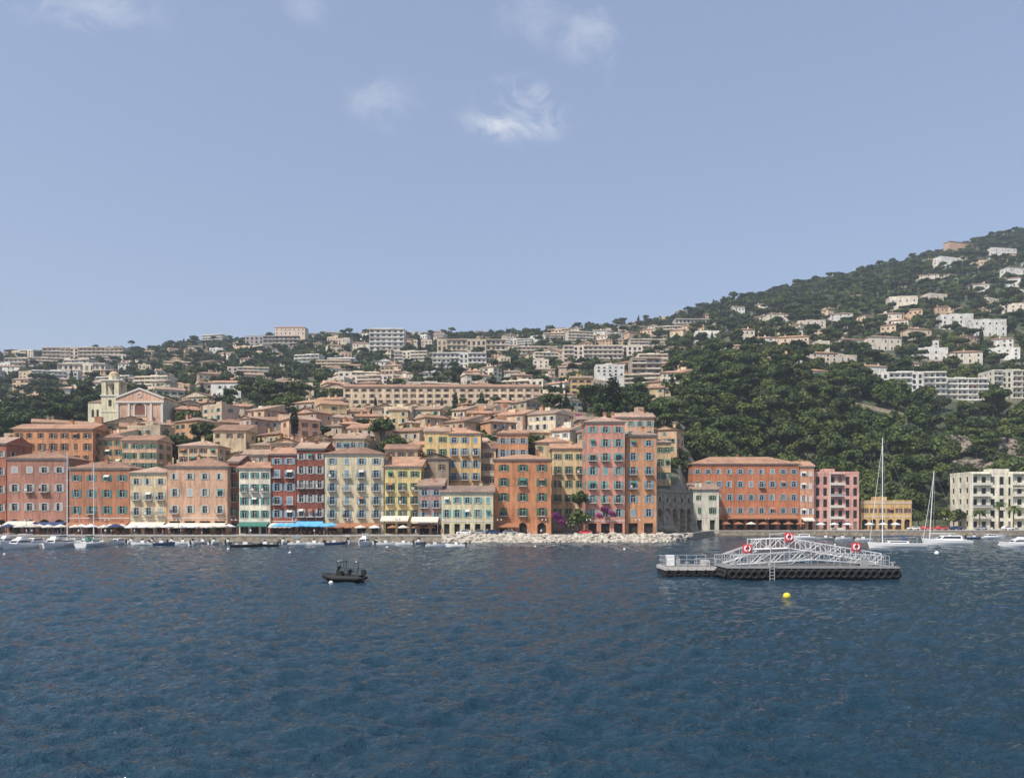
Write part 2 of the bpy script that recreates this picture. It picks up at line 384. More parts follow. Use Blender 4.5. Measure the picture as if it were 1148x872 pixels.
def house(name,x,y,w,d,base,h,floors,nc,wm,sh=None,kind='hip',rot=0,lod=0,ground=None,ww=1.1,balc=(),rm=None,sink=3,trim=None,sidec=None,cornice=True,tan=.33,foot=True,clear=0,miss=0.):
    mb=MB(); rm=rm or (ROOF if R()<.6 else ROOF2)
    g=floors; fh=h/g; rows=[]
    for k in range(g):
        z=k*fh
        if k==0 and ground: rows.append((.15,fh*.78,ground[0])); continue
        wh=min(fh*.58,2.05) if k<g-1 else min(fh*.45,1.6)
        rows.append((z+fh*.25,z+fh*.25+wh,None))
    facade(mb,lambda s,o,z:(s-w/2,-o,z),w,-sink,h,rows,nc,ww,sh,lod,wm=wm,balc=balc,arch=(ground and len(ground)>1),trim=trim,miss=miss)
    rows2=[r for r in rows if r[2] is None]
    ns=sidec if sidec is not None else max(1,int(d/4.5))
    facade(mb,lambda s,o,z:(-w/2-o,s,z),d,-sink,h,rows2,ns,ww,sh,max(lod,1),wm=wm,miss=miss)
    facade(mb,lambda s,o,z:(w/2+o,s,z),d,-sink,h,rows2,ns,ww,sh,max(lod,1),wm=wm,miss=miss)
    mb.poly([(-w/2,d,-sink),(w/2,d,-sink),(w/2,d,h),(-w/2,d,h)],wm)
    roof(mb,w,d,h,kind,rm,wm,tan)
    if lod==0 and cornice:
        mb.box(-w/2-.12,w/2+.12,-.14,-.003,h-.35,h-.02,TRIM)
        if R()<.5: mb.box(-w/2-.03,w/2+.03,-.07,-.003,fh-.25,fh-.02,TRIM)
    if lod==1 and R()<.22 and kind!='flat':
        xx=U(-w*.25,w*.1); mb.box(xx,xx+U(2,3.2),d*.45,d*.8,h,h+U(2.6,3.8),wm)
    if kind!='flat':
        for k in range(random.choice([0,1,1,2]) if lod<2 else random.choice([0,1])):
            chimney(mb,U(-w*.3,w*.3),d*U(.3,.6),h+.6+min(w,d)*.1,wm)
        if lod<2 and R()<.5:
            ax=U(-w*.3,w*.3); zz=h+1.5; mb.tube((ax,d*.5,h),(ax,d*.5,zz+2.2),.03,METAL,4); mb.box(ax-.5,ax+.5,d*.5-.02,d*.5+.02,zz+1.9,zz+1.95,METAL); mb.box(ax-.35,ax+.35,d*.5-.02,d*.5+.02,zz+1.5,zz+1.55,METAL)
    if foot: FOOT.append((x-math.sin(rot)*d/2,y+math.cos(rot)*d/2,max(w,d)/2,w,d,clear))
    return mb.obj(name,(x,y,base),rot)

def apartment(name,x,y,w,d,base,h,floors,nc,wm,rot=0,sink=5,band=None,proj=1.3,clear=8):
    mb=MB(); fh=h/floors; band=band or wm
    rows=[(k*fh+.15,k*fh+fh*.74,None) for k in range(floors)]
    facade(mb,lambda s,o,z:(s-w/2,-o,z),w,-sink,h,rows,nc,w/nc*.5,None,2,wm=wm)
    rs=[(k*fh+fh*.3,k*fh+fh*.75,None) for k in range(floors)]
    ns=max(1,int(d/4))
    facade(mb,lambda s,o,z:(-w/2-o,s,z),d,-sink,h,rs,ns,1.4,None,2,wm=wm)
    facade(mb,lambda s,o,z:(w/2+o,s,z),d,-sink,h,rs,ns,1.4,None,2,wm=wm)
    mb.poly([(-w/2,d,-sink),(w/2,d,-sink),(w/2,d,h),(-w/2,d,h)],wm)
    roof(mb,w,d,h,'flat',None,wm)
    n2=max(2,int(nc/2)); seg=(w-.4)/n2
    skip={i for i in range(n2) if R()<.22}
    for i in range(n2):
        xa=-w/2+.2+i*seg; xb=xa+seg-.02
        if i in skip: continue
        for k in range(floors+1):
            z=k*fh
            mb.box(xa,xb,-proj,-.01,z-.12,z+.08,band)
            if k<floors:
                mb.box(xa,xb,-proj,-proj+.1,z+.08,z+.85,band if R()<.65 else (GREY if R()<.5 else CANV))
                if R()<.16: mb.box(xa+.3,xb-.3,-proj-.2,-proj+.05,z+fh*.66,z+fh*.76,random.choice([CANV,NAVY,TERRC,CANV]))
        mb.box(xa-.1,xa+.1,-proj+.12,-.02,0,h-.15,band)
    FOOT.append((x-math.sin(rot)*d/2,y+math.cos(rot)*d/2,max(w,d)/2,w,d,clear))
    return mb.obj(name,(x,y,base),rot)

# --- waterfront row
def fr(name,p0,p1,eave,Y,c,floors,nc,sh,kind='hip',ground=None,balc=(),d=12,ww=1.15,base=1.8,k=1.0,rm=None,trim=None,rot=0,sidec=None,tan=.33):
    x0,x1=wx(p0,Y),wx(p1,Y)
    return house(name,(x0+x1)/2,Y,x1-x0-.03,d+U(0,.6),base,wz(eave,Y)-base,floors,nc,wall(c,k),SH.get(sh),kind,rot,0,ground,ww,balc,rm,1,trim,sidec,tan=tan)
fr('brick_red_townhouse',-75,-30,505,226,(176,96,72),5,4,'green','hip',(3.2,))
fr('brick_red_townhouse',-29,7,497,227,(180,100,74),5,3,'grey','gx',(3.2,))
fr('rose_townhouse',8,75,514,225,(194,126,108),4,4,'grey','hip',(3.4,1),{(2,1),(2,2)},trim=TRIM,ww=1.4)
fr('orange_arcade_house',77,145.5,525,225.5,(204,124,80),4,4,'teal','hip',(3.4,1),{(1,1)},ww=1.3)
fr('cream_balcony_house',146,187,530,224.6,(216,194,152),4,3,'pale','hip',(2.6,),{(1,-1),(2,-1)},ww=1.3)
fr('peach_townhouse',187.5,255,523,224,(222,168,134),4,4,'pale','hip',(3.0,),{(1,0),(1,3)},d=16,ww=1.2,trim=TRIM)
fr('brick_red_townhouse',256,267.5,518,227,(164,90,68),5,1,'green','gx',(1.5,))
fr('white_townhouse',268,303,525,225.3,(226,222,206),5,3,'teal','gx',(2.4,),{(3,-1)},ww=1.1)
fr('red_townhouse',303.5,332,509,226,(170,74,58),6,2,'blue','gx',(2.6,),{(2,-1),(4,-1)},trim=TRIM,ww=1.4)
fr('dark_red_townhouse',332.5,363.5,503,225.2,(148,68,56),6,3,'grey','gx',(2.2,),{(1,-1),(3,-1)},ww=1.1)
fr('cream_townhouse',364,430,509,225,(226,214,176),6,4,'blue','hip',(2.6,1),{(1,-1),(2,-1),(3,-1),(4,-1)},ww=1.2)
fr('yellow_townhouse',430.5,472,523,225.4,(222,200,118),5,3,'green','shed',(2.8,),{(2,-1),(3,-1)},ww=1.2)
fr('lavender_townhouse',469,496,545,219,(190,144,142),4,2,'blue','shed',(2.6,),{(2,-1)},d=8,ww=1.3)
fr('grey_gable_house',472,503,514,235,(164,150,130),5,2,'brown','gy',None,d=10,ww=1.0)
fr('pale_yellow_hall',495,553,552,217.5,(228,220,178),3,5,'turq','gx',(1.5,),(),d=10,ww=1.05,trim=TRIM)
fr('orange_townhouse',554,618,515,222,(212,128,74),5,3,'green','hip',(2.4,1),{(1,-1),(3,1)},d=13,ww=1.35,trim=wall((160,80,60)),tan=.25)
fr('olive_townhouse',619,656,503,238,(206,186,136),6,3,'green','gx',None,{(2,-1),(4,-1)},d=10,ww=1.1)
fr('pink_tower_house',657,700.5,473,224,(216,138,122),8,3,'turq','hip',(2.4,),{(2,-1),(3,-1),(5,-1)},d=12,ww=1.25)
fr('orange_tower_house',701,736,488,226,(216,146,94),7,2,'blue','hip',(2.6,),{(3,-1),(4,-1)},d=13,ww=1.25,sidec=3)
fr('ochre_tower_house',736.5,752,496,244,(218,182,126),5,2,'green','hip',None,(),d=10,ww=1.1,base=9)
def sr(name,p0,p1,eave,base,Y,c,fl,nc,sh,kind='hip',balc=(),rot=0,d=11):
    x0,x1=wx(p0,Y),wx(p1,Y); bz=wz(base,Y)
    return house(name,(x0+x1)/2,Y,x1-x0,d,bz,wz(eave,Y)-bz,fl,nc,wall(c),SH.get(sh),kind,rot,0,None,1.2,balc,None,8)
sr('orange_terrace_house',15,104,481,535,243,(216,140,84),4,7,'brown','gx')
sr('orange_terrace_house',104,138,491,535,246,(216,156,104),4,3,'green','hip')
sr('peach_terrace_house',137,176,494,540,243,(222,182,146),4,4,'green','gx')
sr('sand_terrace_house',200,244,500,540,245,(214,190,150),4,4,'brown','hip')
sr('stone_terrace_house',272,300,510,545,243,(186,166,138),3,2,'grey','gx')
sr('peach_terrace_house',303,336,497,545,247,(220,176,132),4,3,'brown','gy')
sr('cream_terrace_house',376,408,492,545,243,(222,204,158),4,4,'blue','gx')
sr('ochre_terrace_house',503,539,486,555,239,(220,182,108),5,3,'blue','hip',{(1,-1),(3,-1)})
sr('yellow_terrace_house',476,503,484,545,248,(222,198,126),4,2,'green','gx')
sr('orange_terrace_house',558,592,486,545,241,(214,138,86),4,3,'blue','hip')
sr('cream_terrace_house',538,556,503,545,242,(216,198,156),3,2,'brown','shed')
sr('pink_terrace_house',692,733,468,520,262,(218,166,134),4,4,'turq','gx')
sr('cream_terrace_house',600,640,496,550,249,(216,194,150),4,3,'green','hip')
sr('sand_terrace_house',432,468,504,545,242,(212,184,146),4,3,'brown','gx')
# old town above
TOWNP=[(220,178,138),(214,154,110),(222,196,154),(220,202,164),(216,170,140),(216,188,128),(206,178,146),(196,180,154),(226,214,186),(210,138,98),(188,166,138),(222,184,154),(230,224,210),(208,186,160),(224,200,136)]
names=['old_town_house','ochre_town_house','peach_town_house','stone_town_house']
rowsY=[(257,-160,712,(6.5,13.5)),(270,-160,725,(5.5,14)),(284,-160,728,(5.5,13.5)),(299,-60,735,(5,13)),(314,186,735,(5,13)),(331,186,668,(4.5,12)),(349,186,655,(4.5,10)),(368,150,640,(4.5,9)),(386,600,740,(5,9))]
GAPS=[]
for Y0,pa,pb,(h0,h1) in rowsY:
    px=pa+U(0,20)
    while px<pb:
        Y=Y0+U(-7,7); w=U(5.5,12.5)
        if R()<.15: w*=1.6
        x=wx(px,Y)+w/2; hh=U(h0,h1); pm=px+w*FL/Y/2
        if 90<pm<190 and Y0>265: hh=min(hh,max(3.2,wz(476,Y)-tz(x,Y)))
        if 655<pm<715 and Y0>265: hh=min(hh,max(3.2,wz(466,Y)-tz(x,Y)))
        skip=R()<(.12 if Y0<300 else .18)
        if 668<pm<708 and 284<Y0<380: skip=True
        if skip: 
            GAPS.append((x,Y+3)); w=min(w,8)
        else:
            fl=max(1,round(hh/3.0)); kd=random.choice(['hip','hip','gx','gx','gx','gy','gy','shed','flat' if R()<.4 else 'shed'])
            rt=random.choice([U(-.15,.15),U(-.6,.6),U(.2,.7),U(-.7,-.2)])
            house(random.choice(names),x,Y,w,U(7.5,11),tz(x,Y),hh,fl,max(2,int(w/3.0)),wall(random.choice(TOWNP)),SH[random.choice(['brown','green','grey','pale','blue','teal','white'])],kd,rt,1,None,U(.85,1.15),(),None,6,miss=.15)
        px+=(w+U(-.8,2.2))*FL/Y
def ap(name,p0,p1,top,base,fl,nc,c,Y=None,kind='ap',rot=0,d=14,sh='white',clear=10):
    pm=(p0+p1)/2; Y=Y or findY(pm,base); x=wx(pm,Y); w=(p1-p0)*Y/FL; bz=wz(base,Y); h=(base-top)*Y/FL
    if kind=='ap': return apartment(name,x,Y,w,d,bz,h,fl,nc,wall(c),rot,25,clear=clear)
    return house(name,x,Y,w,d,bz,h,fl,nc,wall(c),SH[sh],kind,rot,1,None,1.3,(),None,15,clear=clear)
ap('long_barracks',385,606,434,454,3,24,(226,204,174),402,'gx',sh='brown',d=13)
ap('stone_fort_house',318,386,458,476,2,6,(206,178,146),366,'gx',sh='brown')
W1=(238,235,228); W2=(226,218,204); W3=(206,199,188)
ap('apartment_building',414,453,369,398,6,6,W1)
ap('terraced_apartments',490,567,381,399,3,14,(206,190,168))
ap('white_hotel',485,545,396,418,4,12,W1)
ap('apartment_building',275,336,377,389,3,12,(178,178,184))
ap('terraced_apartments',632,742,388,407,4,20,(216,210,200))
ap('apartment_building',757,800,358,368,2,10,(190,190,190))
ap('white_villa',367,398,402,417,3,5,W1)
ap('concrete_block',708,741,402,432,5,4,(186,170,152),clear=26)
ap('white_hotel',65,118,408,430,3,9,W2)
ap('apartment_building',48,138,390,406,4,18,(212,198,180))
ap('ridge_villa',308,342,367,376,2,7,(216,192,170),860,'hip')
ap('apartment_building',5,45,402,415,3,8,(214,204,188))
ap('apartment_building',575,625,389,401,3,10,(210,198,184))
ap('yellow_church_house',640,664,424,444,3,3,(226,190,122),395,'gx',d=10,sh='brown',clear=20)
ap('peach_villa',716,752,436,450,2,5,(224,188,156),405,'hip',d=10,sh='green',clear=22)
ap('cream_villa',742,768,418,430,2,4,W2,440,'hip',d=10,sh='green',clear=22)
ap('white_villa',668,700,410,422,3,5,W1,450,'flat',d=10,clear=20)
ap('terraced_apartments',984,1060,418,443,4,12,W1,None,rot=-.06,clear=30)
ap('terraced_apartments',1061,1108,425,449,4,8,W1,None,rot=.02,clear=30)
ap('terraced_apartments',1112,1178,416,447,5,12,(230,224,214),None,rot=.05,clear=30)
ap('apartment_building',1184,1260,410,446,5,12,W1,None,clear=30)
for (a,b,t,bs,c,kd) in [(1052,1080,289,300,W1,'flat'),(1112,1142,279,290,W1,'flat'),(1056,1090,353,369,W1,'flat'),(1092,1128,359,378,W1,'flat'),(998,1028,333,347,W2,'flat'),(974,1012,378,394,W2,'hip'),(1040,1064,330,339,W3,'flat'),(870,906,378,391,(220,188,156),'hip'),(848,900,402,415,(220,196,168),'hip'),(902,940,396,410,(222,204,178),'hip'),(843,868,379,392,W1,'hip'),(934,962,399,412,W2,'flat'),(1124,1148,341,351,W2,'flat'),(1018,1046,369,382,(222,198,168),'hip'),(1062,1095,272,281,(218,170,138),'hip'),(963,1000,411,425,W1,'hip'),(895,925,360,371,W3,'flat'),(930,955,352,362,W1,'hip'),(1088,1108,319,328,W1,'hip'),(1028,1062,391,405,W1,'flat'),(1108,1142,391,404,W1,'flat'),(905,930,416,428,W2,'hip'),(808,836,388,399,W2,'hip'),(1066,1100,395,408,W2,'hip'),(940,972,381,391,W1,'hip'),(1004,1036,407,417,(218,190,162),'hip'),(985,1010,352,364,W2,'hip'),(1128,1160,300,312,W1,'hip'),(780,806,372,384,W1,'flat'),(860,884,352,362,W2,'hip'),(1030,1052,308,317,W2,'hip')]:
    ap('hillside_villa',a,b,t,bs,random.choice([2,3]),max(3,int((b-a)/7)),c,None,kd,rot=U(-.3,.3),d=11,clear=16)
def free(x,y,r):
    for f in FOOT:
        if abs(f[0]-x)<r+f[3]/2 and abs(f[1]-y)<r+f[4]/2: return False
    return True
cnt=0;tries=0
while cnt<330 and tries<8000:
    tries+=1; px=U(-260,790); Y=U(408,960) 
    if px<95 and Y<440: continue
    x=wx(px,Y)
    w=U(8,18); h=random.choice([5.8,6.5,6.5,8.8,9.5]); 
    if not free(x,Y,w*.42): continue
    kd=random.choice(['hip','hip','hip','gx','gx','flat','gy']); c=random.choice([W1,W1,W2,W2,W3,(222,202,170),(216,184,152),(224,210,182),(210,172,140),(220,192,164)])
    bz=min(tz(x-w/2,Y),tz(x+w/2,Y),tz(x,Y))+.8
    if R()<.07:
        w=U(20,32); apartment('apartment_building',x,Y,w,12,bz,U(9,12),4,int(w/3.4),wall(random.choice([W1,W2,W3,(218,202,176)])),U(-.3,.3),8,clear=6)
    else:
        house('hillside_villa',x,Y,w,U(8,12),bz,h,max(2,int(h/3)),max(3,int(w/3.2)),wall(c),random.choice([None,SH['white'],SH['green'],SH['grey'],SH['brown']]),kd,U(-.6,.6),2 if Y>600 else 1,None,1.3,(),None,8,clear=random.choice([2,5,9]),miss=.15)
    cnt+=1
cnt=0;tries=0
while cnt<125 and tries<7000:
    tries+=1; px=U(780,1500); Y=U(455,1030)
    if px>930 and Y<515: continue
    if Y>860 and px<1040: continue
    if Y>740 and R()<.35: continue
    if 860<px<1000 and Y>740: continue
    x=wx(px,Y); w=U(8,16); h=random.choice([5.5,6.5,6.5,8.8])
    if not free(x,Y,w*.75): continue
    bz=min(tz(x-w/2,Y),tz(x+w/2,Y),tz(x,Y))+.9
    house('hillside_villa',x,Y,w,U(8,11),bz,h,max(2,int(h/3)),max(3,int(w/3.2)),wall(random.choice([W1,W1,W2,(224,202,170),(220,182,150)])),random.choice([None,SH['white'],SH['green']]),random.choice(['hip','hip','hip','flat','gx']),U(-.5,.5),2,None,1.4,(),None,8,clear=random.choice([4,8,12]),miss=.1)
    cnt+=1

# right waterfront
def big_orange():
    Y=290; x0,x1=wx(776,Y),wx(896,Y)
    house('orange_harbour_building',(x0+x1)/2,Y,x1-x0,17,1.8,wz(520,Y)-1.8,5,10,wall((212,116,64)),SH['blue'],'hip',.0,0,(2.6,),1.25,{(3,6)},ROOF,1,TRIM,4)
    x0,x1=wx(896.5,Y),wx(912,Y)
    house('salmon_harbour_house',(x0+x1)/2,Y-.5,x1-x0,12,1.8,wz(523,Y)-1.8,5,2,wall((218,148,116)),SH['white'],'gx',0,0,(1.6,),1.1,(),ROOF,1)
    Y=281; x0,x1=wx(777,Y),wx(806,Y)
    house('white_harbour_annex',(x0+x1)/2,Y,x1-x0,8.5,1.8,wz(549,Y)-1.8,3,2,wall((232,224,210)),SH['green'],'shed',0,0,(1.8,),1.2,(),ROOF2,1)
    Y=292; x0,x1=wx(912.5,Y),wx(963,Y)
    apartment('pink_balcony_building',(x0+x1)/2,Y,x1-x0,14,1.8,wz(531,Y)-1.8,5,6,wall((226,156,150)),0,1,TRIM,1.4)
    Y=296; x0,x1=wx(965,Y),wx(1022,Y)
    house('yellow_boathouse',(x0+x1)/2,Y,x1-x0,9,1.8,wz(563,Y)-1.8,2,6,wall((222,176,98)),SH['brown'],'flat',0,0,(2.2,1),1.2,(),None,1)
    Y=300; x0,x1=wx(1088,Y),wx(1178,Y)
    apartment('white_seafront_apartments',(x0+x1)/2,Y,x1-x0,14,1.8,wz(531,Y)-1.8,5,9,wall((230,224,208)),0,1,wall((236,230,218)),1.4)
    for p,q,e,c in ((1182,1240,540,(214,180,146)),(1243,1310,528,(216,202,174)),(1313,1380,545,(208,144,116))):
        x0,x1=wx(p,Y),wx(q,Y); house('seafront_house',(x0+x1)/2,Y,x1-x0,12,1.8,wz(e,Y)-1.8,4,5,wall(c),SH['green'],'hip',0,1,None,1.2,(),None,1)
big_orange()
for p in range(-260,-78,46):
    Y=226; x0,x1=wx(p,Y),wx(p+45,Y); house('quayside_townhouse',(x0+x1)/2,Y,x1-x0,12,1.8,U(15,20),5,3,wall(random.choice(TOWNP)),SH['green'],'hip',0,1,(3,),1.2,(),None,1)

def vault():
    mb=MB(); a=Vector((wx(735.5,232),232)); b=Vector((wx(776,250),250)); L=(b-a).length; h=12.2
    facade(mb,lambda s,o,z:(s,-o,z),L,-1,h,[(.2,7.4,3.5)],5,3.5,None,2,1.6,STONE,arch=True)
    mb.box(-.2,L+.2,-.25,1.2,h,h+.9,STONE); mb.box(L,L+.6,0,22,-1,h+.9,STONE)
    for i in range(6):
        x=i*L/5; mb.box(x-.45,x+.45,-.35,-.005,-1,9.2,STONE)
    for i in range(5):
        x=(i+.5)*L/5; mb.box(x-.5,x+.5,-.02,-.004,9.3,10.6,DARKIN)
    d=b-a; mb.obj('vaulted_stone_wall',(a.x,a.y,1.8),math.atan2(d.y,d.x))
    FOOT.append(((a.x+b.x)/2,(a.y+b.y)/2,8,abs(b.x-a.x),16,4))
vault()
def rwall(name,pts,h,base=-4,t=.8,m=STONE):
    mb=MB()
    for (p,q) in zip(pts[:-1],pts[1:]):
        (x0,y0,z0),(x1,y1,z1)=p,q
        for yy in (0,t):
            mb.poly([(x0,y0+yy,z0+base),(x1,y1+yy,z1+base),(x1,y1+yy,z1+h),(x0,y0+yy,z0+h)],m)
        mb.poly([(x0,y0,z0+h),(x1,y1,z1+h),(x1,y1+t,z1+h),(x0,y0+t,z0+h)],m)
        FOOT.append(((x0+x1)/2,(y0+y1)/2+1,2,abs(x1-x0),2,12))
    mb.obj(name)
def wline(px0,py0,px1,py1,n=8):
    out=[]
    for i in range(n+1):
        t=i/n; px=px0+(px1-px0)*t; py=py0+(py1-py0)*t; out.append([px,py,findY(px,py+2)])
    Ys=[o[2] for o in out]; ym=np.convolve([Ys[0]]*2+Ys+[Ys[-1]]*2,np.ones(5)/5,'valid')
    return [(wx(o[0],y),y,wz(o[1],y)) for o,y in zip(out,ym)]
rwall('hillside_retaining_wall',wline(952,454,1046,474),2.0,-6,m=STONE)
rwall('hillside_retaining_wall',wline(1046,470,1135,474),1.5,-5,m=STONE)

ROCK2=stonemat('cliff_rock',(.10,.085,.07),(.32,.27,.21),.35)
def crag(name,px,py,w,h,seed):
    Y=findY(px,py+h/2)-3; mb=MB(); k=FL/Y
    n=22; m_=14; v=[]
    for i in range(n+1):
        for j in range(m_+1):
            u=i/n-.5; t=j/m_
            e=math.sqrt(max(0,1-(2*u)**2))
            x=u*w/k; z=(t-.5)*h/k*(.4+.6*e)
            nn=mn.noise(Vector((x*.25+seed,z*.35,seed*3)))*4.2+mn.noise(Vector((x*.9+seed,z*.9,seed)))*1.8
            v.append((x+nn*.5,-e*2.0+t*6+nn,z))
    mb.v=v; mm=mb.mi(ROCK2)
    for i in range(n):
        for j in range(m_): mb.f.append((i*(m_+1)+j,(i+1)*(m_+1)+j,(i+1)*(m_+1)+j+1,i*(m_+1)+j+1)); mb.m.append(mm)
    mb.obj(name,(wx(px,Y),Y,wz(py,Y)))
    FOOT.append((wx(px,Y),Y,3,w/k*.4,3,5))
for i,(a,b,w,h) in enumerate([(1075,497,40,22),(1128,502,46,26),(1035,508,26,16),(1100,522,56,18),(762,522,14,18)]):
    crag('rock_outcrop',a,b,w,h,i+2)

def church():
    Y=322; pink=wall((236,184,156)); cream=wall((240,222,190)); mb=MB()
    x0=wx(131,Y); w=52*Y/FL; h=(478-448)*Y/FL; d=26; bz=wz(480,Y); cx=x0+w/2
    facade(mb,lambda s,o,z:(s-w/2,-o,z),w,-4,h,[(.1,4.2,2.4)],1,2.4,None,2,.5,pink,arch=True)
    for sx in (-1,1): mb.poly([(sx*w/2,0,-4),(sx*w/2,d,-4),(sx*w/2,d,h),(sx*w/2,0,h)],cream)
    mb.box(-2.6,2.6,-.25,-.003,4.9,5.2,TRIM); mb.box(-2.6,-2.1,-.22,-.004,5.2,8.6,TRIM); mb.box(2.1,2.6,-.22,-.004,5.2,8.6,TRIM)
    pts=[(2.6*math.cos(t),-.2,8.6+2.0*math.sin(t)) for t in [math.pi*i/12 for i in range(13)]]+[(2.1*math.cos(t),-.2,8.6+1.5*math.sin(t)) for t in [math.pi*(12-i)/12 for i in range(13)]]
    mb.poly(pts,TRIM)
    mb.poly([(2.1*math.cos(t),-.06,8.6+1.5*math.sin(t)) for t in [math.pi*i/12 for i in range(13)]]+[(-2.1,-.06,5.2),(2.1,-.06,5.2)],wall((150,90,72)))
    for xx in (-w/2,-w/4-.2,w/4-.6,w/2-.8): mb.box(xx,xx+.8,-.35,-.004,-1,h-.6,TRIM)
    mb.box(-w/2-.4,w/2+.4,-.6,-.005,h-.6,h,TRIM)
    pk=h+5.2
    mb.poly([(-w/2-.3,-.3,h+.02),(w/2+.3,-.3,h+.02),(w/2+.3,-.3,h+1.6),(0,-.3,pk),(-w/2-.3,-.3,h+1.6)],pink)
    for sg in (-1,1):
        mb.poly([(sg*(w/2+.6),-.7,h+1.6),(0,-.7,pk+.3),(0,-.7,pk-.4),(sg*(w/2+.6),-.7,h+.95)],TRIM)
        mb.poly([(sg*(w/2+.6),-.7,h+1.6),(0,-.7,pk+.3),(0,d,pk+.3),(sg*(w/2+.6),d,h+1.6)],ROOF)
        mb.poly([(sg*(w/2),-.3,h),(sg*w/2,d,h),(sg*w/2,d,h+1.6),(sg*w/2,-.3,h+1.6)],cream)
    mb.torus((0,-.4,h+2.4),(0,1,0),.8,.16,TRIM)
    tx=-w/2-4.3; tw=3.6; ht=(480-422)*Y/FL
    mb.box(tx-tw,tx+tw,3,3+2*tw,-4,ht-7.5,cream); mb.box(tx-tw-.35,tx+tw+.35,2.65,3.35+2*tw,ht-7.5,ht-7.0,TRIM)
    mb.box(tx-tw-.2,tx+tw+.2,2.8,3.2+2*tw,ht-14,ht-13.7,TRIM)
    mb.box(tx-.6,tx+.6,2.9,2.99,ht-11.5,ht-9,DARKIN)
    t2=2.6; c=3+tw
    for sx in (-1,1):
        for sy in (-1,1): mb.box(tx+sx*t2-.9,tx+sx*t2+.9,c+sy*t2-.9,c+sy*t2+.9,ht-7.0,ht-1.2,cream)
    for sx in (-1,1):
        yy=c+sx*(t2+.5); mb.box(tx-1.7,tx+1.7,min(yy,yy-.4*sx),max(yy,yy-.4*sx),ht-2.4,ht-1.2,cream)
    mb.tube((tx,c,ht-6),(tx,c,ht-1.3),.08,RAIL,5); mb.tube((tx,c,ht-4.2),(tx,c,ht-2.8),.9,RAIL,10,.35)
    mb.box(tx-t2-1.3,tx+t2+1.3,c-t2-1.3,c+t2+1.3,ht-1.2,ht-.7,TRIM)
    mb.tube((tx,c,ht-.7),(tx,c,ht+1.4),2.2,cream,8); mb.ball((tx,c,ht+1.4),2.1,wall((214,184,144)),12,8,(1,1,.9)); mb.tube((tx,c,ht+3.2),(tx,c,ht+5.2),.12,RAIL,5)
    mb.box(tx-.5,tx+.5,c-.06,c+.06,ht+4.3,ht+4.5,RAIL)
    mb.box(tx-9.5,tx-tw-.05,4,16,-4,11,cream); mb.poly([(tx-9.8,3.7,11.02),(tx-tw,3.7,11.02),(tx-tw,16,14),(tx-9.8,16,14)],ROOF)
    for q in (-8,-6): mb.box(tx+q,tx+q+.9,3.93,3.99,5,8,DARKIN)
    FOOT.append((cx,Y+12,14,40,26,6))
    mb.obj('baroque_church',(cx,Y,bz))
church()

mb=MB(); Y=1020
for s in (-1,1):
    mb.tube((s*1.2,0,-6),(s*.3,0,16),.22,METAL,5)
for i in range(8): mb.tube((-1.1+.1*i,0,i*2),(1.1-.1*i,0,i*2+2),.12,METAL,4)
mb.tube((0,0,14),(0,0,21),.15,METAL,5)
mb.obj('hilltop_radio_mast',(wx(957,Y),Y,tz(wx(957,Y),Y)))

# ------------------------------------------------------------ vegetation
def leafset(mb,mat,centers,n,size,rs,flat=1.0,rnd=None,outw=.6):
    rnd=rnd or random
    j=mb.mi(mat); tot=sum(r**2 for _,r in centers)
    for c,r in centers:
        k=int(n*r*r/tot); 
        for _ in range(k):
            d=Vector((rnd.gauss(0,1),rnd.gauss(0,1),rnd.gauss(0,1))).normalized()
            rad=r*(.55+.5*rnd.random()**.6)
            p=Vector(c)+Vector((d.x*rad,d.y*rad,d.z*rad*flat))
            nrm=(d*outw+Vector((rnd.gauss(0,1),rnd.gauss(0,1),rnd.gauss(0,1)+.4))*.5).normalized()
            u=nrm.orthogonal().normalized(); w=nrm.cross(u); a=rnd.random()*6.28; u,w=u*math.cos(a)+w*math.sin(a),w*math.cos(a)-u*math.sin(a)
            s=size*(.6+.8*rnd.random()); kk=len(mb.v)
            mb.v.extend([tuple(p-u*s*.5-w*s*.35),tuple(p+u*s*.6-w*s*.2),tuple(p+u*s*.2+w*s*.55),tuple(p-u*s*.5+w*s*.3)])
            mb.f.append((kk,kk+1,kk+2,kk+3)); mb.m.append(j)
def tree_broad(seed,mat,n=1000,H=8.5,R0=4.2):
    r=random.Random(seed); mb=MB(); th=H*.35
    mb.tube((0,0,-1.5),(.2,.1,th),.32,BARK,7,.22)
    cs=[((0,0,H*.62),R0*.62)]
    for i in range(8):
        a=i*.785+r.uniform(-.3,.3); q=R0*r.uniform(.45,.72); z=H*r.uniform(.42,.78); rr=R0*r.uniform(.28,.46)
        c=(q*math.cos(a),q*math.sin(a),z); cs.append((c,rr)); mb.tube((.2,.1,th*.85),c,.14,BARK,5,.04)
    cs.append(((r.uniform(-1,1),r.uniform(-1,1),H*.86),R0*.4))
    leafset(mb,mat,cs,n,.85,None,.8,r); return mb
def tree_pine(seed,n=950,H=11,R0=5):
    r=random.Random(seed); mb=MB()
    mb.tube((0,0,-1.5),(.5,.2,H*.45),.32,BARK,7,.24); mb.tube((.5,.2,H*.45),(.2,-.2,H*.72),.24,BARK,6,.15)
    cs=[((0,0,H*.84),R0*.5)]
    for i in range(9):
        a=i*.7+r.uniform(-.3,.3); q=R0*r.uniform(.4,.8); c=(q*math.cos(a),q*math.sin(a),H*r.uniform(.72,.88)); cs.append((c,R0*r.uniform(.28,.4)))
        mb.tube((.4,0,H*r.uniform(.45,.65)),c,.12,BARK,5,.04)
    leafset(mb,F_PINE,cs,n,.8,None,.5,r); return mb
